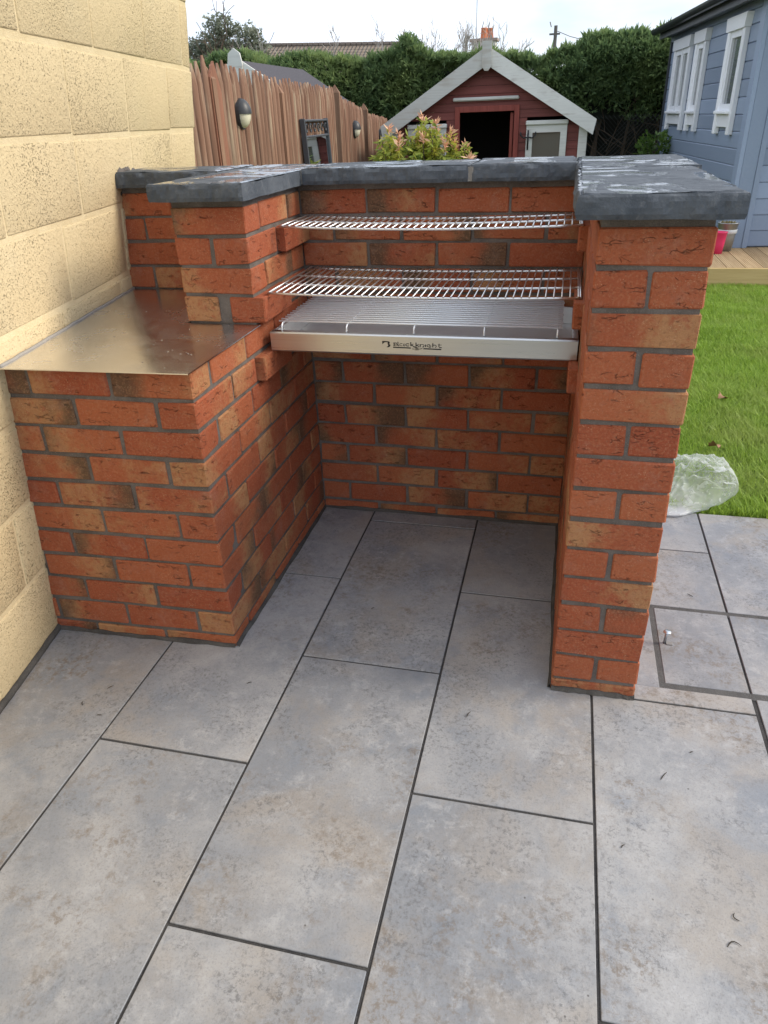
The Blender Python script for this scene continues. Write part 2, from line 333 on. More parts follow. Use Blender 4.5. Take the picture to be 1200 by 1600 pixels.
ground = MB().box(-400, 400, 13.2, 600, -.4, -.06).box(-400, -2.3, -300, 13.2, -.4, -.06).box(2.5, 400, -300, 13.2, -.4, -.06).box(-2.3, 2.5, -300, -3.2, -.4, -.06).build('ground', simple('far_turf', (.06, .095, .03), .9, nscale=3., var=.3)); tag(ground, kind='structure')
SOIL = Mat('lawn_soil'); _v = SOIL.co(); _n = SOIL.noise(_v, 3.2, 5); _n2 = SOIL.noise(_v, 45, 5, .7)
SOIL.set(Base_Color=SOIL.mix(SOIL.ss(_n2, .35, .65), (.08, .115, .032), (.16, .19, .06)), Roughness=.95, Normal=SOIL.bump(_n2, .01)); SOIL = SOIL.m
lawn = MB().box(-2.3, 8, 1.055, 13.2, -.2, -.022).build('lawn', SOIL); tag(lawn, kind='structure')

def grass_blades(n, xr, yr, hmin, hmax, seed, wmul=1.0):
    g = np.random.default_rng(seed)
    x = g.uniform(*xr, n); y = g.uniform(*yr, n)
    # uneven sward: thin, pale patches and lush tufts
    dens = np.array([mnoise.noise(Vector((a*2.3, b*2.3, 0)))*.6+mnoise.noise(Vector((a*7.5, b*7.5, 3)))*.4 for a, b in zip(x, y)])
    keep = g.uniform(-1.1, .35, n) < dens+.25
    x, y, dens = x[keep], y[keep], dens[keep]; n = len(x)
    h = g.uniform(hmin, hmax, n)*(1+.45*dens); a = g.uniform(0, 2*np.pi, n); lean = g.uniform(.15, 1.05, n)*h
    w_ = g.uniform(.0016, .0032, n)*wmul; d = np.stack([np.cos(a), np.sin(a)], 1); s = np.stack([-np.sin(a), np.cos(a)], 1)
    z0 = -.024
    P = np.stack([x, y], 1)
    def pt(t, wd, hh): return np.concatenate([P+d*lean[:, None]*t+s*(w_*wd)[:, None], (z0+h*hh)[:, None]], 1)
    V = np.stack([pt(0, -.5, 0), pt(0, .5, 0), pt(.3, .5, .6), pt(.3, -.5, .6), pt(1., .12, .95), pt(1., -.12, .95)], 1).reshape(-1, 3)
    b = np.arange(n)[:, None]*6
    F = np.concatenate([b+np.array([[0, 1, 2, 3]]), b+np.array([[3, 2, 4, 5]])], 0)
    return V, F
GRASS = leafy('grass', (.20, .33, .04), (.40, .56, .085), .5, .45, patch=(.38, .46, .12), pscale=1.7)
V1, F1 = grass_blades(120000, (.15, 2.0), (1.06, 3.2), .022, .055, 1)
V2, F2 = grass_blades(110000, (.2, 2.4), (3.2, 5.4), .03, .065, 2, 1.4)
V3, F3 = grass_blades(60000, (-2.3, 4.0), (1.08, 8.4), .03, .06, 3, 2.0)
gV = np.concatenate([V1, V2, V3]); gF = np.concatenate([F1, F2+len(V1), F3+len(V1)+len(V2)])
grass = np_mesh('grass', gV, gF, GRASS); tag(grass, 'short green lawn grass behind the patio edge', 'grass', kind='stuff')

# ================================================================== BRICK BARBECUE
bbq = empty('brick_barbecue', (0, 0, 0)); tag(bbq, 'red brick barbecue with grey slate coping, steel side worktop and right hand pier', 'barbecue')
Z0, PT, BH = .0328, .07944, .0688
XL, XR0, XR1, YF, YP, YB, YE = -.8996, 0., .2105, -.001, .4263, .872, 1.09
XP = XL-.2166
def ztop(k): return Z0+PT*k
_bc = {}
def brick_mesh(l, d, h):
    key = (round(l, 3), round(d, 3), round(h, 3)); lst = _bc.setdefault(key, [])
    if len(lst) < 4:
        bm = bmesh.new(); bmesh.ops.create_cube(bm, size=1)
        for v in bm.verts:
            v.co = Vector((v.co.x*l+random.uniform(-.0016, .0016), v.co.y*d+random.uniform(-.001, .001), v.co.z*h+random.uniform(-.0016, .0016)))
        bmesh.ops.bevel(bm, geom=bm.edges[:], offset=.0030, segments=1, affect='EDGES', profile=.5)
        for v in bm.verts: v.co += Vector((random.uniform(-1, 1), random.uniform(-.7, .7), random.uniform(-1, 1)))*.0014
        me = bpy.data.meshes.new('brick'); bm.to_mesh(me); bm.free(); me.materials.append(BRICK); lst.append(me); return me
    return random.choice(lst)
bricks = []
def brick(x0, x1, y0, y1, k, along='x', pivot=None, ang=0., look=None):
    """one brick filling the given plan rectangle in course k"""
    zt = ztop(k); zb = zt-BH
    if k == 0: zb = -.012
    h = zt-zb; cx, cy, cz = (x0+x1)/2, (y0+y1)/2, (zt+zb)/2
    l, d = (x1-x0, y1-y0) if along == 'x' else (y1-y0, x1-x0)
    o = bpy.data.objects.new('brick', brick_mesh(l, d, h)); rz = 0. if along == 'x' else math.pi/2
    p = Vector((cx, cy, cz))
    if pivot is not None:
        p = Matrix.Rotation(ang, 3, 'Z') @ (p-Vector(pivot)) + Vector(pivot); rz += ang
    o.location = p+Vector((random.uniform(-.001, .001), random.uniform(-.0018, .0018), random.uniform(-.0010, .0010))); o.rotation_euler = (0, random.uniform(-.004, .004), rz+random.uniform(-.004, .004))
    # sanding and burnt ends: (buff left, buff right, dark, which end)
    if look is None:
        t = random.random()
        if t < .30: look = (random.uniform(0, .4), random.uniform(0, .4), 0, 0)
        elif t < .70:
            s_ = random.random() < .5; a = random.uniform(.6, 1.0); b = random.uniform(0, .4); look = ((a, b) if s_ else (b, a))+(random.choice([0, .5, .75]), float(not s_))
        elif t < .78: look = (random.uniform(.45, .8), random.uniform(.45, .8), 0, 0)
        else: look = (random.uniform(.2, .8), random.uniform(.2, .8), random.uniform(.75, 1.05), float(random.random() < .5))
    o.color = look
    link(o, bbq); bricks.append(o); return o
D = .1025; SL = .215; J = .010
PV = (XL, YF, 0); AN = .036
# --- A: front of the side counter
for k in range(0, 11):
    if k % 2 == 0: seq = [(0, SL), (.225, .44), (.45, .665)]
    else: seq = [(0, D), (.1125, .3275), (.3375, .5525), (.5625, .68)]
    for i, (a, b) in enumerate(seq):
        if k % 2 and i == 0: continue                      # that end belongs to the side-wall stretcher
        if k % 2 == 0 or i > 0: brick(XL-b, XL-a, YF, YF+D, k, 'x', PV, AN)
# --- B: inner side wall below the worktop
for k in range(0, 11):
    if k % 2 == 0: seq = [(.1125, .3275), (.3375, .5525), (.5625, .7775), (.7875, YB-YF-.004)]
    else: seq = [(0, SL), (.225, .44), (.45, .665), (.675, YB-YF-.004)]
    if k == 9: seq = [(0, SL), (.225, .378), (.388, .603), (.613, YB-YF-.004)]
    for i, (a, b) in enumerate(seq):
        pr = .026 if (k == 9 and i == 2) else 0.
        brick(XL-D+pr, XL+pr, YF+a, YF+b, k, 'y')
# --- E/B: left pier above the worktop
for k in range(11, 15):
    if k % 2 == 0:
        brick(XP, XL, YP, YP+D, k, 'x')
        brick(XL-D, XL, YP+.1125, YP+.3275, k, 'y'); brick(XL-D, XL, YP+.3375, YB-.004, k, 'y'); brick(XP, XP+D, YP+.1125, YP+.3275, k, 'y'); brick(XP, XP+D, YP+.3375, YB-.004, k, 'y')
    else:
        pr = .026 if k == 11 else 0.
        brick(XP, XP+D, YP, YP+SL, k, 'y'); brick(XP, XP+D, YP+.225, YB-.004, k, 'y')
        brick(XL-D+pr, XL+pr, YP, YP+SL, k, 'y')
        pr = .026 if k == 13 else 0.
        brick(XL-D+pr, XL+pr, YP+.165 if False else YP+.225, YB-.004, k, 'y')
# --- C: back of the alcove
W = -XL
for k in range(0, 15):
    if k % 2 == 0: seq = [(0, SL), (.225, .44), (.45, .665), (.675, W)]
    else: seq = [(0.003, D), (.1125, .3275), (.3375, .5525), (.5625, .7775), (.7875, W)]
    for a, b in seq: brick(XL+a, XL+b, YB, YB+D, k, 'x', look=(random.uniform(.2, .9), random.uniform(.2, .9), random.uniform(.7, 1.05), float(random.random() < .5)) if random.random() < .3 else None)
# --- F: back wall behind the worktop
for k in range(11, 15):
    xw = -1.575
    seq = [(0, .215), (.225, .455)] if k % 2 == 0 else [(0, .1025), (.1125, .3275), (.3375, .455)]
    for a, b in seq: brick(xw+a, xw+b, YB, YB+D, k, 'x')
# --- D: right pier: front and inner face
for k in range(0, 15):
    if k % 2 == 0:
        brick(XR0, XR1, 0, D, k, 'x', look=random.choice([(.1, .2, 0, 0), (.2, .8, 0, 0), (.9, .1, 0, 0), (.6, .6, 0, 0), (.2, .9, .6, 0)]))
        seq = [(.1125, .3275), (.3375, .5525), (.5625, .7775), (.7875, YB-.004)]
    else:
        brick(XR1-.1003, XR1, 0, SL, k, 'y', look=(.1, .2, .62 if k == 3 else 0, 0))
        seq = [(0, SL), (.225, .44), (.45, .665), (.675, YB-.004)]
        if k == 9: seq = [(0, SL), (.225, .378), (.388, .603), (.613, YB-.004)]
        if k == 11: seq = [(0, SL), (.225, .416), (.4263, .6413), (.6513, YB-.004)]
        if k == 13: seq = [(0, SL), (.225, .43), (.44, .6413), (.6513, YB-.004)]
    for i, (a, b) in enumerate(seq):
        pr = .024 if (k == 9 and i == 2) or (k == 11 and i == 2) or (k == 13 and i == 3) else 0.
        brick(XR0-pr, XR0+(.1003 if (i == 0 and k % 2) else D)-pr, a, b, k, 'y', look=(.1, .15, 0, 0) if (i == 0 and k % 2) else None)
# --- faces seen only from behind or the far side: joined
mb = MB()
for k in range(0, 15):
    z1 = ztop(k); z0_ = z1-BH if k else -.012
    ys = [.1125, .3275, .3375, .5525, .5625, .7775, .7875, 1.0025] if k % 2 == 0 else [.225, .44, .45, .665, .675, .89, .90, 1.09]
    for a, b in zip(ys[::2], ys[1::2]): mb.cbox(XR1-.095, XR1, a, b, z0_, z1, .003)
    x = XR1-(0 if k % 2 == 0 else .1125)
    while x > -1.6:
        mb.cbox(max(x-SL, -1.66), x, YE-.1, YE, z0_, z1, .003); x -= .225
rb = mb.build('rear_brickwork', BRICK, bbq); tag(rb, kind='stuff'); rb.color = (.25, .5, 0, 0)
# --- mortar bodies (faces 5 mm back from the brick faces), butted
q = .005
mb = MB()
ZT = 1.163
zc = ztop(10)+.001
def skewbox(x0, x1, y0, y1, z0, z1):
    vs = []
    for z in (z0, z1):
        for (x, y) in ((x0, y0), (x1, y0), (x1, y1), (x0, y1)):
            yy = y+(x-XL)*AN if y == y0 else y
            vs.append((x, yy, z))
    mb.add(vs, [(3,2,1,0),(4,5,6,7),(0,1,5,4),(1,2,6,5),(2,3,7,6),(3,0,4,7)])
skewbox(-1.62, XL-q, YF+q, YB+q, -.01, zc)
mb.box(XP+q, XL-q, YP+q, YB+q, zc-.001, ZT)
mb.box(-1.66, XR0+q, YB+q, YE-q, -.01, ZT-.0005)
mb.box(XR0+q, XR1-q, q, YE-q, -.01, ZT)
mort = mb.build('mortar', MORTAR, bbq)
# dark bedding fillet where the brickwork meets the patio
mb = MB()
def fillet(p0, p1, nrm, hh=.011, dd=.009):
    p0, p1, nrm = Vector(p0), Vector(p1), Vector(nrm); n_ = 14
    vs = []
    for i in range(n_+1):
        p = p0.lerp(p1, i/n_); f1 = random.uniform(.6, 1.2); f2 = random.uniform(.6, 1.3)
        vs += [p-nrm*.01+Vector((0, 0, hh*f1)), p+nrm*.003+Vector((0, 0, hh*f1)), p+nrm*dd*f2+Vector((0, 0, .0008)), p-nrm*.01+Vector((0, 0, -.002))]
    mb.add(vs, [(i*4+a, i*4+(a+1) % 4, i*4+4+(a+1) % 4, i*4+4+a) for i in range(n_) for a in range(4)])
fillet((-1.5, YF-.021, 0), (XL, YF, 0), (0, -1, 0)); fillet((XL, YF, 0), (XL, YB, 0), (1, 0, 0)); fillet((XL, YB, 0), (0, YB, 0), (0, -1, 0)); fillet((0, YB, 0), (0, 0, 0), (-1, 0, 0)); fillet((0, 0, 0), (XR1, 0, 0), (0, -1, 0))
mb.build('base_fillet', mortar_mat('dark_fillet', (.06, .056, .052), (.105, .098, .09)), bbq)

# --- coping slabs: riven top, chipped edges
def coping(x0, x1, y0, y1, z0, z1, seed, joint_sides=''):
    nx = max(6, int((x1-x0)/.009)); ny = max(6, int((y1-y0)/.009)); vs = []; fs = []
    cx, cy = (x0+x1)/2, (y0+y1)/2
    def F(p, s): return mnoise.noise(Vector((p[0]*s+seed*7.3, p[1]*s-seed*3.1, p[2]*s+seed)))
    idx = {}
    ring = [(0, 0.0), (.22, .004), (.45, .003), (.68, .002), (.86, .001), (.95, -.001), (1.0, -.0055)]    # height fraction, outward bulge of the side
    # side rings
    per = [(i/nx, 0) for i in range(nx)] + [(1, j/ny) for j in range(ny)] + [(1-i/nx, 1) for i in range(nx)] + [(0, 1-j/ny) for j in range(ny)]
    n = len(per); rings = []
    for t, bl in ring:
        r_ = []
        for (a, b) in per:
            p = Vector((x0+(x1-x0)*a, y0+(y1-y0)*b, z0+(z1-z0)*t))
            nrm = Vector(((a == 1)-(a == 0), (b == 1)-(b == 0), 0))
            js = ('W' in joint_sides and a == 0) or ('E' in joint_sides and a == 1) or ('S' in joint_sides and b == 0) or ('N' in joint_sides and b == 1)
            if not js and nrm.length:
                nrm.normalize()
                k_ = bl+F(p, 9)*.005+F(p, 34)*.0045*(t > .1)+F(p, 75)*.0028
                if t >= .86: k_ -= max(0, F(p, 15)-.12)*.030*(t-.6)*2.5
                p += nrm*k_
            if t == 1.0: p.z += F(p, 7)*.004+F(p, 22)*.0035-.003+ (0 if js else -abs(F(p, 30))*.004)
            elif t == 0: p.z += F(p, 12)*.002
            r_.append(len(vs)); vs.append(p)
        rings.append(r_)
    for a, b in zip(rings[:-1], rings[1:]):
        fs += [(a[i], a[(i+1) % n], b[(i+1) % n], b[i]) for i in range(n)]
    # top grid inside the last ring
    top = {}
    for i in range(nx+1):
        for j in range(ny+1):
            if i in (0, nx) or j in (0, ny):
                k_ = i if j == 0 else nx+j if i == nx else nx+ny+(nx-i) if j == ny else 2*nx+ny+(ny-j)
                top[i, j] = rings[-1][k_ % n]
            else:
                p = Vector((x0+(x1-x0)*i/nx, y0+(y1-y0)*j/ny, z1)); st = F((p.x*.7, p.y*1.5, 0), 8)
                p.z += math.floor(st*2.2)*.0016+F(p, 5)*.0016+F(p, 22)*.0004
                top[i, j] = len(vs); vs.append(p)
    for i in range(nx):
        for j in range(ny): fs.append((top[i, j], top[i+1, j], top[i+1, j+1], top[i, j+1]))
    fs.append(tuple(rings[0][::-1]))
    c0 = Vector((cx, cy, z0)); m_ = MB(); m_.add([v-c0 for v in vs], fs)
    o = m_.build('coping_slab', SLATE, bbq, smooth=False, loc=c0); return o
coping(-.042, .243, -.045, .640, 1.163, 1.208, 1, 'N'); coping(-.040, .262, .646, 1.135, 1.163, 1.210, 2, 'S')
coping(-.345, -.046, .834, 1.135, 1.164, 1.212, 3, 'W'); coping(-.872, -.351, .834, 1.135, 1.164, 1.211, 4, 'EW')
coping(-1.147, -.878, .380, 1.135, 1.163, 1.208, 5, 'E'); coping(-1.66, -1.152, .834, 1.135, 1.164, 1.211, 6, 'E')
mb = MB()
for (x0, x1) in ((-.351, -.345),): mb.box(x0-.004, x1+.006, .833, 1.13, 1.166, 1.2045)
mb.box(-.879, -.871, .838, 1.13, 1.166, 1.2035); mb.box(-.035, .255, .639, .647, 1.166, 1.203)
mb.build('coping_joint', mortar_mat('coping_joint', (.20, .19, .175), (.27, .255, .235)), bbq)
# --- steel worktop sheet, notched round the left pier
yf0 = YF-.026; zs = ztop(10)+.003
poly = [(-1.62, yf0-.028), (XL+.010, yf0), (XL+.010, YP-.004), (XP-.004, YP-.004), (XP-.004, YB-.002), (-1.62, YB-.002)]
wt = MB().prism(poly, 'z', zs, zs+.0025).build('worktop', SHEET, bbq); tag(wt, label='wet steel sheet worktop beside the yellow wall')
mb = MB()
g_ = np.random.default_rng(5)
for i in range(40):                                   # rain drops standing on the sheet near the open edge
    x = XL-abs(g_.normal(0, .11)); y = g_.uniform(yf0+.01, YP-.02)
    if i % 3 == 0: x = g_.uniform(-1.35, XL); y = g_.uniform(0, .8)
    if x > XL+.005 or x < -1.4 or (x > XP-.01 and y > YP-.01): continue
    rd = g_.uniform(.001, .0032); mb.lathe([(rd, 0), (rd*.85, rd*.28), (rd*.45, rd*.45), (.0001, rd*.5)], 8, (x, y, zs+.0026))
WATER = Mat('rain_water'); WATER.set(Base_Color=(1., 1., 1.), Roughness=.02, Transmission_Weight=1.0, IOR=1.33); WATER = WATER.m
tag(mb.build('rain_drops', WATER, bbq, True), kind='stuff')
seal = MB()
N_ = Vector((.9793, .1785, -.0950)).normalized(); T_ = Vector((-.1785, .9793, 0)).normalized(); U_ = N_.cross(T_).normalized(); U_ = U_ if U_.z > 0 else -U_
P0 = Vector((-1.4843, 0, 0))
def wallp(t, u, n): return P0+T_*t+U_*u+N_*n
u_s = zs/U_.z
pts = []
for i in range(30):
    t = -.05+.95*i/29; pts.append(wallp(t, u_s+.004, .004+random.uniform(-.002, .003)))
seal.tube(pts, .0045, 6); seal.build('sealant_bead', simple('grey_sealant', (.30, .28, .25), .7, nscale=60), bbq, True)

# ================================================================== YELLOW BLOCK WALL
wall = empty('block_wall', P0); tag(wall, 'cream yellow painted concrete block wall on the left', 'wall')
Mw = Matrix(((T_.x, U_.x, N_.x), (T_.y, U_.y, N_.y), (T_.z, U_.z, N_.z)))
wall.rotation_euler = Mw.to_euler()       # local x along wall, y up, z out
wm = MB()
us = [-.05, .005, .228, .451, .674, .892, 1.113, 1.327, 1.552, 1.775, 2.0, 2.22]
offs = [0, .10, .32, .10, .32, .40, .10, .325+.225, .325, .51, .28, .05]
blk = {}
TEND = 1.785
for ci in range(len(us)-1):
    u0_, u1_ = us[ci], us[ci+1]
    t = offs[ci]-.45*8
    while t < TEND-.02:
        a, b = max(t, -3.2), min(t+.45, TEND+random.uniform(-.012, .012))
        t += .45
        if b-a < .06: continue
        a += .003; b -= .003; l, h = b-a, (u1_-u0_)-.013
        bm = bmesh.new(); bmesh.ops.create_cube(bm, size=1)
        for v in bm.verts: v.co = Vector((v.co.x*l+random.uniform(-.003, .003), v.co.y*h+random.uniform(-.003, .003), v.co.z*.215))
        bmesh.ops.bevel(bm, geom=bm.edges[:], offset=.006, segments=2, affect='EDGES', profile=.5)
        me = bpy.data.meshes.new('block'); bm.to_mesh(me); bm.free(); me.materials.append(BLOCK)
        me.polygons.foreach_set('use_smooth', [True]*len(me.polygons))
        o = bpy.data.objects.new('block', me); o.location = ((a+b)/2, (u0_+u1_)/2, -.1075+random.uniform(-.0012, .0012)); o.rotation_euler = (random.uniform(-.004, .004), random.uniform(-.004, .004), random.uniform(-.003, .003)); link(o, wall)
MB().box(-3.2, TEND-.012, -.05, 2.22, -.209, -.0030).build('painted_mortar', BLOCK_JOINT, wall)
# mortar smears where the coping and back wall were built up against the wall
sm = MB()
for (p, r_) in (((.89, 1.215), .028), ((.94, 1.219), .02), ((1.0, 1.214), .016), ((.87, 1.15), .012)):
    n_ = 12; vs = [(p[0], p[1], .002)] + [(p[0]+r_*1.6*math.cos(2*math.pi*i/n_)*random.uniform(.6, 1.1), p[1]+r_*.6*math.sin(2*math.pi*i/n_)*random.uniform(.6, 1.2), -.001) for i in range(n_)]
    sm.add(vs, [(0, 1+i, 1+(i+1) % n_) for i in range(n_)])
sm.build('mortar_smear', MORTAR, wall)
wf = MB(); pts = [(t, .006+random.uniform(-.003, .003), .002) for t in np.linspace(-1.6, .0, 60)]
wf.tube(pts, .011, 6); wf.build('base_joint', mortar_mat('wall_base_joint', (.05, .048, .045), (.09, .085, .08)), wall, True)

# ================================================================== GRILLS AND TRAY
def wire_grill(name, label, y0, y1, z, x0, x1, sag, nlong, pitch, rad=.0021):
    g = empty(name, ((x0+x1)/2, (y0+y1)/2, z)); tag(g, label, 'grill'); c = Vector(g.location)
    hw = (x1-x0)/2; L_ = y1-y0
    def dz(x): return -sag*(1-(x/hw)**2)
    rod = MB().tube([(0, -L_/2, 0), (0, L_/2, 0)], rad, 6).mesh('rod', CHROME, True)
    n = int((x1-x0-.012)/pitch)
    for i in range(n+1):
        x = -hw+.006+i*(x1-x0-.012)/n
        o = bpy.data.objects.new('rod', rod); o.location = (x, 0, dz(x)+.004); link(o, g)
    for j in range(nlong):
        y = -L_/2+.004+j*(L_-.008)/(nlong-1)
        MB().tube([(x, y, dz(x)) for x in np.linspace(-hw, hw, 15)], .0032, 8).build('cross_rod', CHROME, g, True)
    for s in (-1, 1): MB().tube([(s*hw, -L_/2+.004, 0), (s*hw, L_/2-.004, 0)], .0032, 8).build('end_rod', CHROME, g, True)
    return g
wire_grill('wire_grill', 'upper steel wire grill, shallower one just below the coping', .605, .850, 1.0715, -.872, -.018, .009, 3, .0205)
wire_grill('wire_grill', 'lower steel wire grill just above the charcoal tray', .462, .850, .9125, -.874, -.008, .007, 4, .0205)
tray = empty('charcoal_tray', (-.44, .455, .7485)); tag(tray, 'stainless steel charcoal tray with printed front panel resting on brick ledges', 'tray')
hw = .4365; zt_ = .056
def bent(prof, x0, x1, name):       # folded sheet from a (y,z) profile
    m_ = MB(); t = .0012; n = len(prof); vs = []
    for x in (x0, x1):
        vs += [(x, p[0], p[1]) for p in prof]+[(x, p[0]+t, p[1]-t) for p in prof]
    fs = []
    for i in range(n-1): fs += [(i, i+1, 2*n+i+1, 2*n+i), (n+i, 3*n+i, 3*n+i+1, n+i+1)]
    fs += [tuple(range(n))+tuple(range(2*n-1, n-1, -1)), tuple(range(2*n, 3*n))+tuple(range(4*n-1, 3*n-1, -1)), (0, 2*n, 3*n, n), (n-1, 2*n-1, 4*n-1, 3*n-1)]
    m_.add(vs, fs); return m_.build(name, STEEL, tray)
fp = bent([(0.014, .0015), (0.002, .0), (0, .003), (0, zt_-.004), (.003, zt_), (.024, zt_), (.0265, zt_-.004), (.0265, .020)], -hw, hw, 'front_panel')
MB().box(-hw+.004, hw-.004, .028, .392, .002, .0035).build('tray_base', TRAYIN, tray)
for s in (-1, 1): MB().cbox(s*hw-(.014 if s > 0 else 0), s*hw+(.014 if s < 0 else 0), .0285, .392, .004, zt_-.002, .0012).build('side_rail', TRAYIN, tray)
MB().cbox(-hw+.0145, hw-.0145, .378, .392, .004, zt_-.002, .0012).build('back_rail', TRAYIN, tray)
# printed logo: emblem, name and flourish, laid 0.4 mm proud of the front panel
lg = MB(); S_ = .000182
def L2(x, y): return ((x-690)*S_, -.0004, (230-y)*S_+.0285)
def stroke(pts, wd):
    P = [Vector((a, b)) for a, b in pts]; n = len(P); vs = []
    wds = [x*1.25 for x in (wd if isinstance(wd, list) else [wd]*n)]
    for i, p in enumerate(P):
        d = (P[min(i+1, n-1)]-P[max(i-1, 0)]).normalized(); nr = Vector((-d.y, d.x))*wds[i]/2
        vs += [L2(*(p+nr)), L2(*(p-nr))]
    lg.add(vs, [(2*i, 2*i+1, 2*i+3, 2*i+2) for i in range(n-1)])
def arc(cx, cy, rx, ry, a0, a1, n=10): return [(cx+rx*math.cos(R(a0+(a1-a0)*i/n)), cy-ry*math.sin(R(a0+(a1-a0)*i/n))) for i in range(n+1)]
B_, Tn = 13, 7
stroke([(330, 196), (330, 240)], B_); stroke([(318, 196), (352, 196)]+arc(352, 206, 22, 10, 90, -90)[1:]+[(334, 217)], Tn); stroke([(334, 217)]+arc(358, 228, 26, 12, 90, -90)+[(318, 240)], Tn)   # B
stroke([(392, 178), (392, 234), (402, 240), (412, 240)], 11)                                                             # l
stroke(arc(448, 222, 30, 18, 60, 300), Tn); stroke([(490, 204), (482, 236), (500, 240)], B_)                               # a
stroke(arc(545, 222, 32, 18, 45, 315), 10)                                                                               # c
stroke([(594, 178), (594, 240)], B_); stroke([(636, 204), (600, 222)], Tn); stroke([(602, 220), (640, 244), (690, 262), (722, 268)], [12, 12, 10, 3])   # k
stroke([(676, 182), (676, 244)], B_); stroke([(722, 206), (682, 224)], Tn); stroke([(684, 222), (726, 244)], 11)            # k
stroke([(742, 206), (742, 246)], B_); stroke([(742, 212)]+arc(776, 226, 26, 18, 120, -60), Tn); stroke([(802, 220), (794, 246), (776, 247)], 11)  # n
stroke([(826, 208), (826, 247)], B_)                                                                                     # i
stroke(arc(876, 226, 28, 18, 50, 300), 9); stroke([(880, 226), (908, 226), (908, 246), (878, 250)], 9)                       # g
stroke([(938, 184), (938, 249)], B_); stroke([(938, 216)]+arc(968, 230, 24, 18, 110, -80), 9)                                # h
stroke([(1036, 190), (1032, 236), (1044, 250), (1076, 246)], 11); stroke([(1016, 208), (1074, 208)], 7)                       # t
stroke([(312, 266), (594, 270)], 15); stroke([(792, 274), (1070, 278)], 15)
stroke([(612, 272)]+arc(660, 280, 48, 14, 150, -30)+arc(720, 280, 52, 16, 200, 20), 4); stroke([(618, 290)]+arc(680, 286, 46, 12, 210, 330)+[(776, 270)], 4); stroke(arc(690, 284, 22, 12, 0, 360, 14), 4)
em = [(140, 172), (205, 172), (248, 176), (262, 188), (262, 206), (250, 216), (268, 226), (270, 248), (252, 264), (222, 270), (206, 264), (230, 252), (236, 232), (224, 214), (232, 200), (222, 190), (196, 190), (168, 198), (150, 220), (143, 224)]
lg.add([L2(*p) for p in em], [tuple(range(len(em)))])
lo = lg.build('printed_logo', BLACKPRINT, tray)
# charcoal grate: long wires on five bent cross bars
gr = empty('charcoal_grate', (-.452, .64, .805)); tag(gr, 'steel wire charcoal grate lying in the tray', 'grate')
gx = .405; ry = .165
rodm = MB().tube([(-gx, 0, 0), (gx, 0, 0)], .0025, 8).mesh('rod', ZINC, True)
for i in range(14):
    o = bpy.data.objects.new('rod', rodm); o.location = (random.uniform(-.002, .002), -ry+.012+i*(2*ry-.016)/13, .0238); link(o, gr)
for x in np.linspace(-gx+.012, gx-.012, 5):
    MB().tube([(x, -ry-.004, .0005), (x, -ry, .014), (x, -ry+.008, .0190), (x, ry-.008, .0190), (x, ry, .014), (x, ry+.004, .0005)], .0026, 6).build('cross_bar', ZINC, gr, True)

# ================================================================== SMALL THINGS BY THE PIER
peg = empty('steel_peg', (.309, .246, 0)); tag(peg, 'steel nail standing in the wide joint beside the right pier', 'nail')
MB().tube([(0, 0, -.005), (.001, 0, .020), (.002, -.001, .040)], .0042, 8).build('shank', GALV, peg, True)
MB().lathe([(.0001, .0445), (.009, .0438), (.0112, .0415), (.0105, .039), (.004, .038)], 14, (.002, -.001, 0)).build('head', steel_mat('bright_zinc', (.6, .63, .66), .3, False), peg, True)
MB().cbox(.004, .022, -.008, .006, -.0012, .0035, .001).build('mortar_bit', simple('mortar_chip', (.23, .22, .21), .9, nscale=90), peg)  # small broken bit of mortar beside the nail
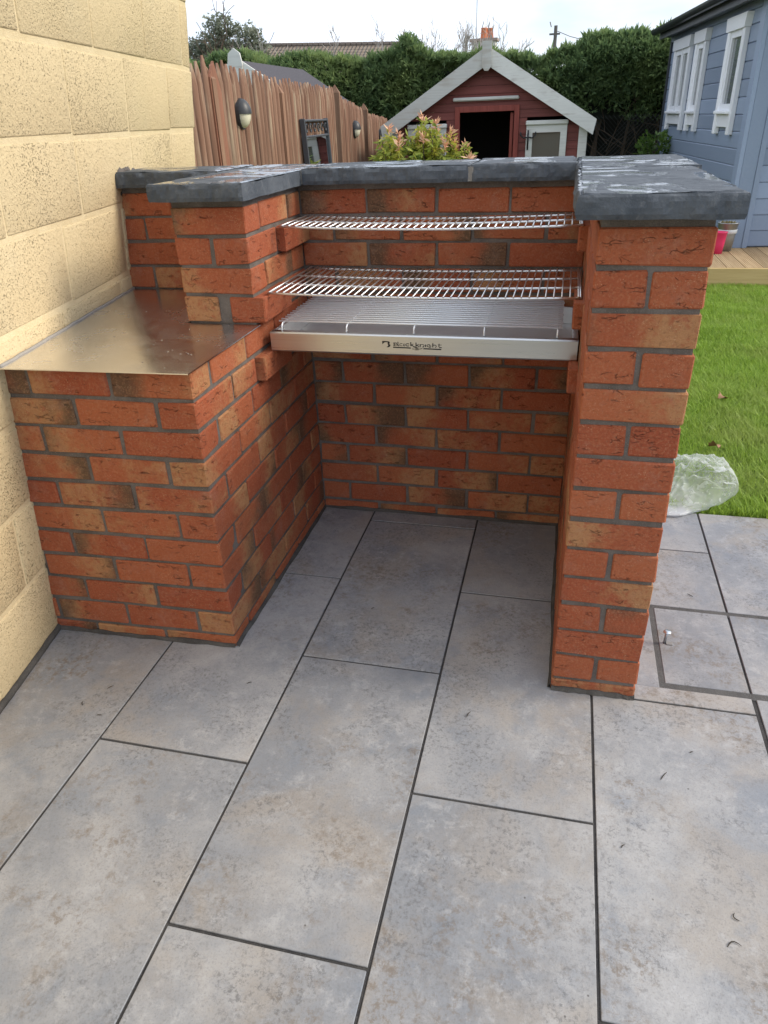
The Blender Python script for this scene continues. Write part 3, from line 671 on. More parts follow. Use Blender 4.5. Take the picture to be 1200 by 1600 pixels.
# ---- clear polythene bag
BAGO = [(.33, 1.06), (.36, 1.01), (.43, 1.005), (.50, 1.05), (.58, 1.10), (.655, 1.19), (.685, 1.28), (.68, 1.37), (.63, 1.43), (.56, 1.42), (.50, 1.455), (.43, 1.46), (.36, 1.42), (.30, 1.33), (.29, 1.20), (.30, 1.11)]
def bag_mesh():
    n = len(BAGO); O = [Vector((x, y)) for x, y in BAGO]; cen = sum(O, Vector((0, 0)))/n; NA, NR = 160, 26
    neck = Vector((.36, 1.03))
    def outl(t):
        f = t*n; i = int(f) % n; u = f-int(f); p0, p1, p2, p3 = O[i-1], O[i], O[(i+1) % n], O[(i+2) % n]
        return .5*((2*p1)+(p2-p0)*u+(2*p0-5*p1+4*p2-p3)*u*u+(3*p1-p0-3*p2+p3)*u**3)
    vs = []; fs = []
    def ridge(x): return 1-2*abs(x)
    def lay(sgn):
        for j in range(NR+1):
            r = j/NR
            for k in range(NA):
                p = cen.lerp(outl(k/NA), r); d = p-neck; ang = math.atan2(d.y, d.x); ds = d.length
                hmax = .018+.105*min(1, max(0, (ds-.08)/.28)); prof = (1-r**2.6)**.55
                # pleats running out from the gathered neck, and crumples towards the belly
                pl = ridge(mnoise.noise(Vector((ang*5.5, ds*2., sgn*3.))))*.30+ridge(mnoise.noise(Vector((p.x*11, p.y*11, sgn*7.))))*.34+ridge(mnoise.noise(Vector((p.x*24, p.y*24, sgn*5.))))*.26
                z = .004+(hmax*prof*(.50+.75*pl) if sgn > 0 else .004*prof*pl)
                z += (.012*(1+mnoise.noise(Vector((k*.16, 0, 0))))*r**6)*(1 if ds > .2 else .2)
                q_ = p+(d.normalized()*.012*mnoise.noise(Vector((p.x*15, p.y*15, 9.)))*r if ds > 0 else Vector((0, 0)))
                vs.append((q_.x-.47, q_.y-1.22, max(.002, z)))
    lay(1); m = NA*(NR+1); lay(-1)
    for b in (0, m):
        for j in range(NR):
            for k in range(NA): fs.append((b+j*NA+k, b+j*NA+(k+1) % NA, b+(j+1)*NA+(k+1) % NA, b+(j+1)*NA+k))
    for k in range(NA): fs.append((NR*NA+k, NR*NA+(k+1) % NA, m+NR*NA+(k+1) % NA, m+NR*NA+k))
    me = bpy.data.meshes.new('plastic_bag'); me.from_pydata(vs, [], fs); me.update(); return me
BAG = Mat('clear_polythene'); bco = BAG.co(); bn = BAG.noise(bco, 26., 5, .65, 1.2)
BAG.set(Base_Color=(.93, .95, .97), Roughness=.14, Specular_IOR_Level=.8, Normal=BAG.bump(bn, .010))
_tl = BAG.n('BsdfTranslucent', {'Color': (.93, .95, .97, 1)}); _m0 = BAG.t.nodes.new('ShaderNodeMixShader'); _m0.inputs[0].default_value = .6
BAG.t.links.new(BAG.b.outputs[0], _m0.inputs[1]); BAG.t.links.new(_tl, _m0.inputs[2])
_tr = BAG.n('BsdfTransparent', {'Color': (.985, .99, .99, 1)}); _ms = BAG.t.nodes.new('ShaderNodeMixShader')
_lw = BAG.n('LayerWeight', {'Blend': .25}, out='Facing'); _sx = BAG.sep(bco, 0); _sy = BAG.sep(bco, 1)
# doubled film near the gathered neck is milkier
_nk = BAG.ss(BAG.math('ADD', _sx, _sy), .10, -.22)
_fac = BAG.math('ADD', BAG.math('MULTIPLY', _lw, .45), BAG.math('ADD', BAG.math('MULTIPLY', BAG.ss(bn, .54, .60), .34), BAG.math('ADD', .15, BAG.math('MULTIPLY', _nk, .60))), clamp=True)
BAG.t.links.new(_fac, _ms.inputs[0])
BAG.t.links.new(_tr, _ms.inputs[1]); BAG.t.links.new(_m0.outputs[0], _ms.inputs[2]); BAG.t.links.new(_ms.outputs[0], BAG.out.inputs['Surface'])
bme = bag_mesh(); bme.materials.append(BAG.m); bme.polygons.foreach_set('use_smooth', [True]*len(bme.polygons))
bag = bpy.data.objects.new('plastic_bag', bme); bag.location = (.47, 1.22, 0.0); link(bag); tag(bag, 'crumpled clear plastic bag lying at the lawn edge behind the pier', 'plastic bag')
# ---- fallen leaves and clippings
LEAF = simple('dead_leaf', (.30, .15, .08), .7, var=.3, nscale=40, bump=.001)
def leaf(loc, s, rz, label, tilt=.3):
    n = 9; vs = []; fs = []
    for i in range(n):
        t = i/(n-1); wd = math.sin(math.pi*min(1, t*.95+.03))**.7*.42*(1+.35*math.sin(t*19)); z = .18*math.sin(t*5)+.12*t
        vs += [(t-.5, -wd, z+.22*wd*(1+math.sin(t*9))), (t-.5, 0, z-.05), (t-.5, wd, z+.30*wd)]
    for i in range(n-1): fs += [(3*i, 3*i+1, 3*i+4, 3*i+3), (3*i+1, 3*i+2, 3*i+5, 3*i+4)]
    m_ = MB(); m_.add([(a*s, b*s, c*s) for a, b, c in vs], fs); m_.tube([(-.5*s, 0, -.02*s), (-.75*s, .05*s, .05*s)], .02*s, 4)
    o = m_.build('fallen_leaf', LEAF, None, True, loc); o.rotation_euler = (tilt, .15, rz); tag(o, label, 'leaf', 'fallen leaves on the lawn'); return o
leaf((.787, 2.30, .022), .062, .9, 'pale brown dead leaf on the lawn, middle one of three')
leaf((.650, 1.66, .020), .055, 2.2, 'brown curled dead leaf on the lawn nearest the plastic bag', .5)
leaf((.87, 3.80, .025), .055, .3, 'small brown dead leaf on the lawn, farthest one', .2)
CLIP = simple('dry_clipping', (.035, .028, .018), .8)
for (x, y, a, s, b) in [(-.20, -.14, 1.2, .022, .2), (.26, -.245, 1.0, .030, .1), (.345, -.62, .2, .026, .9), (.36, -.56, 1.9, .016, 1.2), (-.80, -.14, .6, .014, .2), (-1.17, -.23, .9, .018, .2), (-1.21, -.30, 2.1, .016, .3), (-1.14, -.33, .1, .014, .1), (.33, -.16, .5, .010, .2), (.41, .50, 2.4, .02, .2), (-.55, .25, .8, .012, .3), (.16, -.45, .9, .012, .3)]:
    pts = [(s*(t-.5), s*b*math.sin(t*3)*.4, .0018+.001*math.sin(t*3)) for t in np.linspace(0, 1, 6)]
    o = MB().tube(pts, [.0006, .0011, .0012, .0011, .0009, .0004], 4).build('grass_clipping', CLIP, None, False, (x, y, 0)); o.rotation_euler = (0, 0, a)
    tag(o, 'tiny dark dry grass clipping lying on the grey patio tiles', 'clipping', 'dry clippings scattered on the patio tiles')

# ================================================================== LEFT BOUNDARY FENCE
PICK = wood_mat('fence_wood', (.165, .084, .055), (.295, .175, .118), 'z', .85, wear=(.38, .30, .21))  # wood tones lightened, background haze put into the colour
pv = []
for _ in range(5):
    m_ = MB(); h = 1.0; r_ = .036; n = 7; prof = []
    for z, s in ((0, 1.), (.93, random.uniform(.9, 1.)), (.97, .62), (1.0, .14)):
        prof.append([(r_*s*a, -.034*b*(.35+.65*s), z) for a, b in ((1, 0), (.92, .42), (.6, .82), (0, 1), (-.6, .82), (-.92, .42), (-1, 0))])
    vs = [p for ring in prof for p in ring]
    fs = [(a*n+i, a*n+i+1, (a+1)*n+i+1, (a+1)*n+i) for a in range(3) for i in range(n-1)]+[(a*n+n-1, a*n, (a+1)*n, (a+1)*n+n-1) for a in range(3)]+[tuple(range(n-1, -1, -1)), tuple(3*n+i for i in range(n))]
    m_.add(vs, fs); pv.append(m_.mesh('picket', PICK, True))
POST = wood_mat('fence_post', (.20, .105, .066), (.30, .18, .115), 'z', .8)
def fline(y): return -2.09-.079*y
fang = math.atan2(-.079, 1.)      # fence runs mostly along +y
fence_specs = [(1.95, 3.42, 1.70, 1.70, .035, 'nearest picket fence section, beside the end of the yellow wall'), (3.45, 4.93, 1.70, 1.675, .025, 'picket fence section carrying the largest wall lamp'), (5.02, 7.12, 1.655, 1.645, .02, 'picket fence section behind the garden mirror'),
               (7.30, 8.86, 1.575, 1.465, .015, 'picket fence section with the middle lamp beyond the mirror'), (9.05, 10.95, 1.415, 1.33, .012, 'farthest picket fence section, next to the playhouse')]
for (ya, yb, za, zb, jit, lab) in fence_specs:
    f = empty('picket_fence', (fline(ya), ya, 0)); f.rotation_euler = (0, 0, math.pi/2-math.atan2(-.079, 1.)*-1); tag(f, 'brown '+lab, 'fence', 'picket fences along the left boundary')
    ln = math.hypot(yb-ya, .079*(yb-ya)); f.rotation_euler = (0, 0, math.atan2(yb-ya, fline(yb)-fline(ya)))      # local x along the fence, local -y faces the garden
    x = .05
    while x < ln:
        hgt = za+(zb-za)*x/ln+random.uniform(-jit, jit*.6)
        o = bpy.data.objects.new('picket', random.choice(pv)); o.scale = (random.uniform(.9, 1.1), 1, hgt); o.location = (x, random.uniform(-.004, .004), 0)
        o.rotation_euler = (0, random.uniform(-.010, .010)*(1+jit*6), 0); link(o, f); x += .094+random.uniform(-.006, .007)
    for zz in (.35, za-.38):
        MB().box(0, ln, .008, .05, zz, zz+.06).build('rail', POST, f)
    hp = za+(-.03 if jit > .018 else .10)
    m_ = MB(); m_.add([(-.075, -.05, 0), (-.005, -.05, 0), (-.005, .05, 0), (-.075, .05, 0), (-.075, -.05, hp-.08), (-.005, -.05, hp-.08), (-.005, .05, hp-.08), (-.075, .05, hp-.08), (-.04, 0, hp)],
          [(3,2,1,0),(0,1,5,4),(1,2,6,5),(2,3,7,6),(3,0,4,7),(4,5,8),(5,6,8),(6,7,8),(7,4,8)]); m_.build('post', POST, f)
wide = MB(); wide.prism([(-.09, 0), (.09, 0), (.09, 1.52), (.01, 1.69), (-.09, 1.60)], 'y', -.032, -.016)
wb = wide.build('fence_board', wood_mat('wide_board', (.20, .088, .055), (.27, .125, .078), 'z', .8)); wb.location = (fline(3.45)+.01, 3.45, 0); wb.rotation_euler = (0, 0, math.atan2(1, -.079)); tag(wb, 'wide reddish brown board with pointed top fixed over the nearest pickets', 'fence board')
# oval eyelid lamps on the fence
LB = simple('lamp_black', (.035, .037, .04), .45); LD = simple('lamp_diffuser', (.72, .68, .52), .3, var=.05)
def eyelid_lamp(y, zc_, label, s=1.0):
    l = empty('wall_lamp', (fline(y)+.022, y, zc_)); l.rotation_euler = (0, 0, math.atan2(1, -.079)); tag(l, label, 'lamp', 'oval lamps on the fence')
    def dome(rx, rz, dep, z0f, z1f, name, mat, off=0.):
        m_ = MB(); nu, nv = 18, 8; vs = []
        for j in range(nv+1):
            ph = (math.pi/2)*j/nv
            for i in range(nu+1):
                th = R(z0f+(z1f-z0f)*i/nu); vs.append((rx*math.cos(th)*math.cos(ph), -off-dep*math.sin(ph), rz*math.sin(th)*math.cos(ph)))
        fs = [(j*(nu+1)+i, j*(nu+1)+i+1, (j+1)*(nu+1)+i+1, (j+1)*(nu+1)+i) for j in range(nv) for i in range(nu)]
        m_.add([tuple(c*s for c in v) for v in vs], fs); return m_.build(name, mat, l, True)
    m_ = MB(); n = 24; ring = [(.075*s*math.cos(2*math.pi*i/n), .098*s*math.sin(2*math.pi*i/n)) for i in range(n)]; m_.prism(ring, 'y', 0, -.025*s); m_.build('back_plate', LB, l)
    dome(.066, .090, .062, 0, 360, 'diffuser', LD, .02); dome(.073, .097, .070, 0, 180, 'eyelid', LB, .02)
eyelid_lamp(3.90, 1.395, 'largest oval black and cream lamp on the nearer fence', 1.0); eyelid_lamp(8.13, 1.222, 'small oval lamp on the fence between two posts', 1.0); eyelid_lamp(10.08, 1.10, 'farthest oval lamp on the fence, half hidden by the shrub', 1.0)
# garden mirror leaning on the fence
IRON = simple('wrought_iron', (.055, .06, .07), .5)
mir = empty('garden_mirror', (fline(6.0)+.10, 6.0, 0)); mir.rotation_euler = (R(-3.0), 0, math.atan2(1, -.079)); tag(mir, 'dark iron framed garden mirror leaning on the picket fence', 'mirror')
mw, mh = .47, 1.355
for s in (-1, 1): MB().cbox(s*mw-.011, s*mw+.011, -.05, 0, .1, mh, .005).build('frame_side', IRON, mir)
for z in (.1, mh-.16, mh-.028): MB().cbox(-mw+.0115, mw-.0115, -.045, -.005, z, z+.020, .005).build('frame_rail', IRON, mir)
sc_ = MB()
for i in range(6):
    cx = -mw+.11+i*.156
    sc_.tube([(cx+.055*math.cos(a)*(1-a/9), -.03, mh-.082+.044*math.sin(a)*(1-a/14)) for a in np.linspace(0, 6, 14)], .0065, 5)
sc_.build('scrollwork', IRON, mir)
MG = Mat('mirror_glass'); MG.set(Base_Color=(.62, .66, .68), Metallic=1., Roughness=.03); MB().box(-mw+.0115, mw-.0115, -.03, -.024, .13, mh-.16).build('mirror_glass', MG.m, mir)

# ================================================================== PLAYHOUSE
YPH = 8.5
RED = wood_mat('red_boards', (.150, .040, .033), (.200, .058, .046), 'x', .6, bump=.0015); WHITE = wood_mat('worn_white_paint', (.56, .56, .52), (.66, .66, .62), 'x', .6, wear=(.40, .37, .32), bump=.001)
ph = empty('playhouse', (-1.125, YPH, 0)); tag(ph, 'dark red wooden playhouse with white bargeboards and open dark doorway', 'playhouse')
HW, EV, AP = 1.19, 1.21, 1.93           # half width, wall height at the eaves, apex of the gable wall
def gz(x): return AP-(AP-EV)*abs(x)/HW
openings = [(-.325, .335, 0, 1.355), (.49, .97, .70, 1.215), (-.97, -.49, .70, 1.215)]
bh = .088; z = .05
def clipboard(x0, x1, z0, z1):
    # board clipped under the gable line; the lower edge overlaps proud
    pts = [(x0, z0), (x1, z0)]
    def top(x): return min(z1, gz(x))
    xs = sorted(set([x0, x1]+[s*HW*(AP-zz)/(AP-EV) for s in (-1, 1) for zz in (z0, z1) if x0 < s*HW*(AP-zz)/(AP-EV) < x1]))
    xs = [x for x in xs if gz(x) >= z0-1e-6]
    if len(xs) < 2: return
    poly = [(x, z0) for x in (xs[0], xs[-1])]+[(x, top(x)) for x in xs[::-1] if top(x)-z0 > 1e-5]
    if len(poly) < 3: return
    n = len(poly); vs = [(x, -.016 if abs(zz-z0) < 1e-6 else -.016+.009*(zz-z0)/bh, zz) for x, zz in poly]+[(x, .006, zz) for x, zz in poly]
    m_ = MB(); m_.add(vs, [tuple(range(n)), tuple(range(2*n-1, n-1, -1))]+[(i, i+n, (i+1) % n+n, (i+1) % n) for i in range(n)]); m_.build('board', RED, ph)
while z < AP-.02:
    z1 = z+bh-.003; spans = [(-HW, HW)]
    for (a, b, c, d) in openings:
        if z1 > c and z < d:
            new = []
            for (p, q_) in spans:
                if b <= p or a >= q_: new.append((p, q_)); continue
                if p < a: new.append((p, a))
                if b < q_: new.append((b, q_))
            spans = new
    for p, q_ in spans:
        if q_-p > .02: clipboard(p, q_, z, z1)
    z += bh
mbk = MB(); 
mbk.box(-HW, -HW+.02, .008, 1.6, 0, EV); mbk.box(HW-.02, HW, .008, 1.6, 0, EV); mbk.prism([(-HW, 0), (HW, 0), (HW, EV), (0, AP), (-HW, EV)], 'y', 1.58, 1.6); mbk.box(-HW+.02, HW-.02, .01, 1.58, .02, .05)
for (a, b) in ((-.97, -.49), (.49, .97)): pass
mbk.prism([(-.49, 1.36), (-.49, EV+.2), (.49, EV+.2), (.49, 1.36)], 'y', .008, .012)
mbk.build('shell', simple('playhouse_interior', (.022, .020, .020), .9), ph)
roof = MB()
for s in (-1, 1):
    e = Vector((s*1.30, 0, gz(1.30)+.03)); a = Vector((0, 0, AP+.03)); up = Vector((s*.55, 0, .84))*.022
    vs = [(p.x, y, p.z) for y in (-.12, 1.68) for p in (a, e, e+up, a+Vector((0, 0, .026)))]
    roof.add(vs, [(0,1,2,3),(7,6,5,4),(0,4,5,1),(1,5,6,2),(2,6,7,3),(3,7,4,0)])
roof.build('roof', simple('roof_felt', (.05, .05, .052), .9, nscale=60, bump=.002), ph)
for s in (-1, 1):
    sl = (AP-EV)/HW; poly = [(0, AP+.095), (s*1.30, AP+.095-1.30*sl), (s*1.27, AP-.085-1.27*sl), (s*1.18, AP-.085-1.18*sl), (0, AP-.095)]
    MB().prism(poly, 'y', -.15, -.125).build('bargeboard', WHITE, ph)
MB().prism([(-.055, AP+.14), (.055, AP+.14), (.055, AP-.11), (.02, AP-.155), (-.02, AP-.155), (-.055, AP-.11)], 'y', -.175, -.151).build('finial', WHITE, ph)
for s in (-1, 1): MB().cbox(s*HW-.05+(-.03 if s > 0 else .03), s*HW+.05+(-.03 if s > 0 else .03), -.045, -.0175, 0, 1.215, .004).build('corner_board', WHITE, ph)
MB().cbox(-.41, .385, -.055, -.0175, 1.475, 1.515, .012).build('batten', WHITE, ph)
FR = wood_mat('red_frame', (.20, .045, .034), (.26, .062, .046), 'z', .55)
for x0, x1, z0_, z1_ in ((-.385, -.3255, 0, 1.42), (.3355, .395, 0, 1.42), (-.325, .335, 1.356, 1.42)): MB().cbox(x0, x1, -.034, -.0175, z0_, z1_, .003).build('door_frame', FR, ph)
dl = MB().cbox(.285, .325, .02, .62, .02, 1.34, .004).build('door_leaf', FR, ph)
PANE = glass_mat('playhouse_pane', (.12, .13, .11))
for s in (-1, 1):
    c = s*.73; win = MB()
    win.box(c-.24, c-.165, -.045, -.0175, .70, 1.195); win.box(c+.165, c+.24, -.045, -.0175, .70, 1.195); win.box(c-.165, c+.165, -.045, -.0175, 1.115, 1.195); win.box(c-.165, c+.165, -.045, -.0175, .70, .76)
    wo = win.build('window_frame', WHITE, ph); MB().box(c-.165, c+.165, -.022, -.018, .76, 1.115).build('pane', PANE, wo); MB().cbox(c-.25, c+.25, -.07, -.0175, 1.1955, 1.245, .01).build('head_cap', WHITE, wo)
hk = MB(); hk.tube([(0, 0, -.16), (0, 0, .055)], .011, 6)
for s in (-1, 1): hk.tube([(0, 0, -.02), (s*.05, 0, -.03), (s*.085, 0, 0), (s*.09, 0, .035)], .009, 6)
ho = hk.build('coat_hook', simple('black_iron', (.015, .016, .018), .5), None, True, (-1.125+.515, YPH-.075, 1.09)); tag(ho, 'black forked iron hook on the right window frame of the playhouse', 'hook')
MB().tube([(0, .002, .02), (0, .028, .02)], .008, 6).build('mounting', simple('iron_mount', (.02, .02, .02), .6), ho)

# ================================================================== BLUE-GREY CABIN
BLUE = wood_mat('blue_grey_paint', (.245, .305, .41), (.26, .32, .425), 'x', .42, bump=.0006); PALE = wood_mat('cabin_white', (.82, .84, .87), (.86, .87, .89), 'z', .45, bump=.0004)
DARKT = simple('cabin_trim', (.045, .05, .058), .45); 
A0 = Vector((1.40, 6.17)); B0 = Vector((1.06, 9.88)); cl_ = (B0-A0).length; ca = math.atan2(B0.y-A0.y, B0.x-A0.x)
cab = empty('cabin', (A0.x, A0.y, .0), (0, 0, ca)); tag(cab, 'blue grey timber cabin with tall white windows on the right', 'cabin')
# local x runs along the side wall away from the camera, local +y faces the garden (left), local -y is inside
def profboard(x0, x1, z0, z1, face='side', proud=.0, m=BLUE):
    b = .007; pr = [(-.02, z0), (-.001, z0), (0, z0+.002), (0, z1-.014), (-.013, z1), (-.02, z1)]
    m_ = MB(); return m_.prism(pr, 'x', x0, x1)
hz = .137; zz = .16
while zz < 2.16:
    profboard(.105, cl_, zz, zz+hz-.0003).build('board', BLUE, cab); zz += hz
fz = .16
while fz < 2.55:
    m_ = MB(); b = .007; x_ = 0.0
    pr = [(.02, fz), (.004, fz), (0, fz+b), (0, fz+hz-.003), (.006, fz+hz-.0025), (.02, fz+hz-.0025)]
    m_.prism(pr, 'y', -3.6, -.145); m_.build('front_board', BLUE, cab); fz += hz
MB().cbox(-.022, .104, -.02, .018, .15, 2.2, .003).build('corner_board', BLUE, cab); MB().cbox(-.022, .016, -.144, -.0205, .15, 2.2, .003).build('corner_board', BLUE, cab); MB().cbox(-.03, .0, -.19, -.1445, .15, 2.2, .003).build('corner_trim', BLUE, cab)
MB().box(.025, cl_, -3.6, -.021, .0, 2.16).build('core', simple('cabin_core', (.1, .12, .15), .8), cab); MB().box(cl_+.0005, cl_+.05, -.08, .022, .1, 2.18).build('end_post', DARKT, cab)
rf = MB(); rf.add([(-.45, .17, 2.17), (cl_+.05, .17, 2.17), (cl_+.05, -1.9, 2.72), (-.45, -1.9, 2.72), (-.45, .17, 2.205), (cl_+.05, .17, 2.205), (cl_+.05, -1.9, 2.755), (-.45, -1.9, 2.755)], [(3,2,1,0),(4,5,6,7),(0,1,5,4),(1,2,6,5),(2,3,7,6),(3,0,4,7)])
ro = rf.build('roof', simple('cabin_roof', (.07, .075, .08), .6), cab)
gt = MB(); prof = [(.055*math.cos(a), .055*math.sin(a)) for a in np.linspace(math.pi, 2*math.pi, 9)]; prof2 = [(.050*math.cos(a), .050*math.sin(a)) for a in np.linspace(2*math.pi, math.pi, 9)]
gt.prism([(p[0]+.225, p[1]+2.185) for p in prof+prof2], 'x', -.45, cl_+.07); gt.build('gutter', simple('gutter_plastic', (.035, .038, .045), .3), ro)
MB().box(-.42, cl_+.04, .1505, .1685, 2.08, 2.166).build('fascia', DARKT, ro); MB().box(-.4, cl_+.02, .0225, .15, 2.10, 2.115).build('soffit', simple('soffit', (.10, .11, .13), .5), ro)
for x in np.arange(.1, cl_, .6): MB().box(x, x+.045, .0225, .149, 2.116, 2.15).build('rafter_end', DARKT, ro)
MB().box(.11, cl_, .0015, .02, 2.045, 2.099).build('frieze', BLUE, cab)
CP = glass_mat('cabin_pane', (.18, .20, .21))
def cabwin(y0, y1, double, label):
    x0 = y0; x1 = y1; w_ = x1-x0
    m_ = MB(); zb, ztp = 1.085, 2.035
    m_.box(x0+.0855, x1-.0855, .0002, .0009, zb+.06, ztp-.11)
    wo = m_.build('window', PALE, cab); wo['label'] = label
    for a in (x0, x1-.085): MB().cbox(a, a+.085, .001, .045, zb, ztp-.111, .004).build('window_stile', PALE, wo)
    MB().prism([(x0-.03, ztp), (x1+.03, ztp), (x1+.03, ztp-.02), (x1+.005, ztp-.11), (x0-.005, ztp-.11), (x0-.03, ztp-.02)], 'y', .0005, .06).build('head_board', PALE, wo)
    MB().cbox(x0+.0855, x1-.0855, .001, .035, zb+.06, zb+.17, .004).build('apron', PALE, wo)
    MB().cbox(x0+.06, x1-.06, .0005, .075, zb+.1705, zb+.20, .006).build('sill', PALE, wo)
    ins = .05
    spans = [(x0+.086, x1-.086)] if not double else [(x0+.086, (x0+x1)/2-.012), ((x0+x1)/2+.012, x1-.086)]
    for a, b in spans:
        s_ = MB(); s_.box(a, a+ins, .001, .030, zb+.201, ztp-.111); s_.box(b-ins, b, .001, .030, zb+.201, ztp-.111); s_.box(a+ins, b-ins, .001, .030, zb+.201, zb+.255); s_.box(a+ins, b-ins, .001, .030, ztp-.165, ztp-.111); s_.build('sash', PALE, wo)
        MB().box(a+ins, b-ins, .002, .008, zb+.255, ztp-.165).build('pane', CP, wo)
    if double: MB().box((x0+x1)/2-.0115, (x0+x1)/2+.0115, .001, .038, zb+.201, ztp-.111).build('mullion', PALE, wo)
cabwin(.40, .97, False, 'nearest tall white window'); cabwin(1.79, 2.26, False, 'middle tall white window'); cabwin(2.50, 3.36, True, 'farthest white window with two sashes')
# deck of grooved boards with a pale fascia
deck = empty('deck', (1.12, 5.17, 0)); tag(deck, 'low pine deck with grooved boards in front of the blue cabin', 'deck')
DK = wood_mat('deck_board', (.36, .25, .135), (.47, .345, .20), 'y', .75, bump=.001); DF = wood_mat('deck_fascia', (.50, .34, .14), (.62, .45, .21), 'x', .6)
dsk = math.tan(R(-17)); y1 = 1.16
for i in range(26):
    x0 = i*.142; m_ = MB(); n = 8; prof = []
    for g in range(n):
        a = x0+.003+g*.136/n; prof += [(a, .150), (a+.011, .150), (a+.0125, .1465), (a+.0155, .1465)]
    prof += [(x0+.139, .150), (x0+.139, .128), (x0+.003, .128)]
    m_.prism(prof, 'y', 0, y1); o = m_.build('deck_board', DK, deck)
MB().cbox(0, 3.7, -.028, -.001, -.01, .149, .004).build('fascia', DF, deck); MB().box(.002, 3.69, 0, y1, -.02, .127).build('deck_frame', DARKT, deck); MB().cbox(-.028, -.001, -.028, y1, -.01, .149, .004).build('fascia', DF, deck)
def pot(name, loc, r0_, r1_, h, mat, label, cat):
    t = empty(name, loc); tag(t, label, cat, 'pots on the deck')
    MB().lathe([(.0001, 0), (r0_, 0), (r0_+(r1_-r0_)*.5, h*.5), (r1_, h-.008), (r1_+.006, h-.004), (r1_+.004, h), (r1_-.004, h), (r1_-.008, h-.05), (.0001, h-.05)], 28).build('bucket', mat, t, True); return t
gp = pot('metal_bucket', (1.372, 6.02, .1505), .062, .088, .245, GALV, 'grey galvanised bucket planter at the corner of the blue cabin', 'bucket')
MB().lathe([(.0770, .150), (.0835, .155), (.0845, .185), (.0790, .19)], 28).build('band', simple('bucket_band', (.55, .56, .55), .5, nscale=90, var=.5), gp, True)
sl_ = MB()
for i in range(60):
    a = random.uniform(0, 6.28); r_ = random.uniform(0, .07); h_ = random.uniform(.03, .07); x, y = r_*math.cos(a), r_*math.sin(a); b = random.uniform(0, 6.28)
    sl_.add([(x, y, .20), (x+.02*math.cos(b), y+.02*math.sin(b), .20+h_*.6), (x+.012*math.cos(b+.8), y+.012*math.sin(b+.8), .20+h_)], [(0, 1, 2)])
sl_.build('dry_foliage', leafy('dry_foliage', (.20, .16, .07), (.34, .27, .12)), gp)
pot('pink_bucket', (1.288, 5.86, .1505), .042, .058, .185, simple('pink_plastic', (.72, .035, .13), .35, var=.05), 'bright pink plastic pot in front of the grey bucket', 'pot')

# ================================================================== FOLIAGE BUILDERS
def sprays(P, Nrm, size, g, nblade=5, droop=.3, flat=.35, width=.14):
    """fans of pointed leaflets at points P, each fan pointing along Nrm with scatter"""
    n = len(P); d = Nrm+g.normal(0, .45, (n, 3)); d[:, 2] -= droop*g.random(n); d /= np.linalg.norm(d, axis=1)[:, None]
    r_ = g.normal(0, 1, (n, 3)); s = np.cross(d, r_); s /= np.linalg.norm(s, axis=1)[:, None]+1e-9
    V = []; F = []
    sz = size*g.uniform(.6, 1.35, n)
    base = 0
    for k in range(nblade):
        a = (k-(nblade-1)/2)*flat+g.normal(0, .12, n)
        dd = d*np.cos(a)[:, None]+s*np.sin(a)[:, None]; dd += g.normal(0, .12, (n, 3)); pp = np.cross(dd, np.cross(d, s)); 
        pp /= np.linalg.norm(pp, axis=1)[:, None]+1e-9
        ln_ = (sz*g.uniform(.7, 1.1, n)*(1-.25*abs(k-(nblade-1)/2)/max(1, nblade/2)))[:, None]; st = P+d*(sz*.12*k/nblade)[:, None]
        v0 = st; v1 = st+dd*ln_*.5+pp*ln_*width; v2 = st+dd*ln_; v3 = st+dd*ln_*.5-pp*ln_*width
        V.append(np.stack([v0, v1, v2, v3], 1).reshape(-1, 3)); F.append(base+np.arange(n)[:, None]*4+np.array([[0, 1, 2, 3]])); base += 4*n
    return np.concatenate(V), np.concatenate(F)
BARK = wood_mat('bark', (.10, .07, .05), (.17, .125, .09), 'z', .9, bump=.006)
def branch(mb, p, d, ln, r_, lvl, g, spread=.5, segs=4, kids=3, up=.08, minr=.004):
    pts = [Vector(p)]; dv = Vector(d).normalized()
    for i in range(segs):
        dv = (dv+Vector(g.normal(0, .16, 3))+Vector((0, 0, up))).normalized(); pts.append(pts[-1]+dv*ln/segs)
    mb.tube(pts, [max(minr, r_*(1-.6*i/segs)) for i in range(segs+1)], 5 if lvl > 1 else 3, False)
    if lvl > 0:
        for k in range(kids):
            t = g.uniform(.35, 1.0) if k else 1.0; i = min(int(t*segs), segs); q_ = pts[i]
            dv2 = (dv+Vector(g.normal(0, spread, 3))).normalized(); branch(mb, q_, dv2, ln*g.uniform(.55, .8), max(minr, r_*.5), lvl-1, g, spread, segs, kids, up, minr)

# ---- conifer hedge right across the end of the garden
hedge = empty('conifer_hedge', (-2.2, 11.9, 0)); tag(hedge, 'tall dark green conifer hedge across the end of the garden', 'hedge')
g = np.random.default_rng(11)
def hz_top(x): return 2.08+.17*np.clip((x+1.)/2.2, 0, 1)+.10*np.clip((-2.6-x)/1.2, 0, 1)+.06*np.sin(x*1.9)+.05*np.sin(x*4.3+1)+.03*np.sin(x*11.3)+.02*np.sin(x*23.+2)+.16*np.exp(-((x+2.75)/.13)**2)+.10*np.exp(-((x+4.6)/.2)**2)
HB = Vector((-2.2, 11.9, 0))
def bulge(x, z): return .30*np.sin(x*1.25+.6)+.16*np.sin(x*3.1+z*2.)+.12*np.sin(z*3.7+x*.9)
n = 44000
x = g.uniform(-8.5, 3.2, n); zt2 = hz_top(x); lowr = np.where(x > -.2, 1.18+.12*np.sin(x*5), .15); z = lowr+(zt2-lowr)*np.sqrt(g.random(n))*1.0
yf_ = 11.35-bulge(x, z)*.6+.32*np.clip((z-zt2+.35)/.35, 0, 1)**2+g.exponential(.10, n)
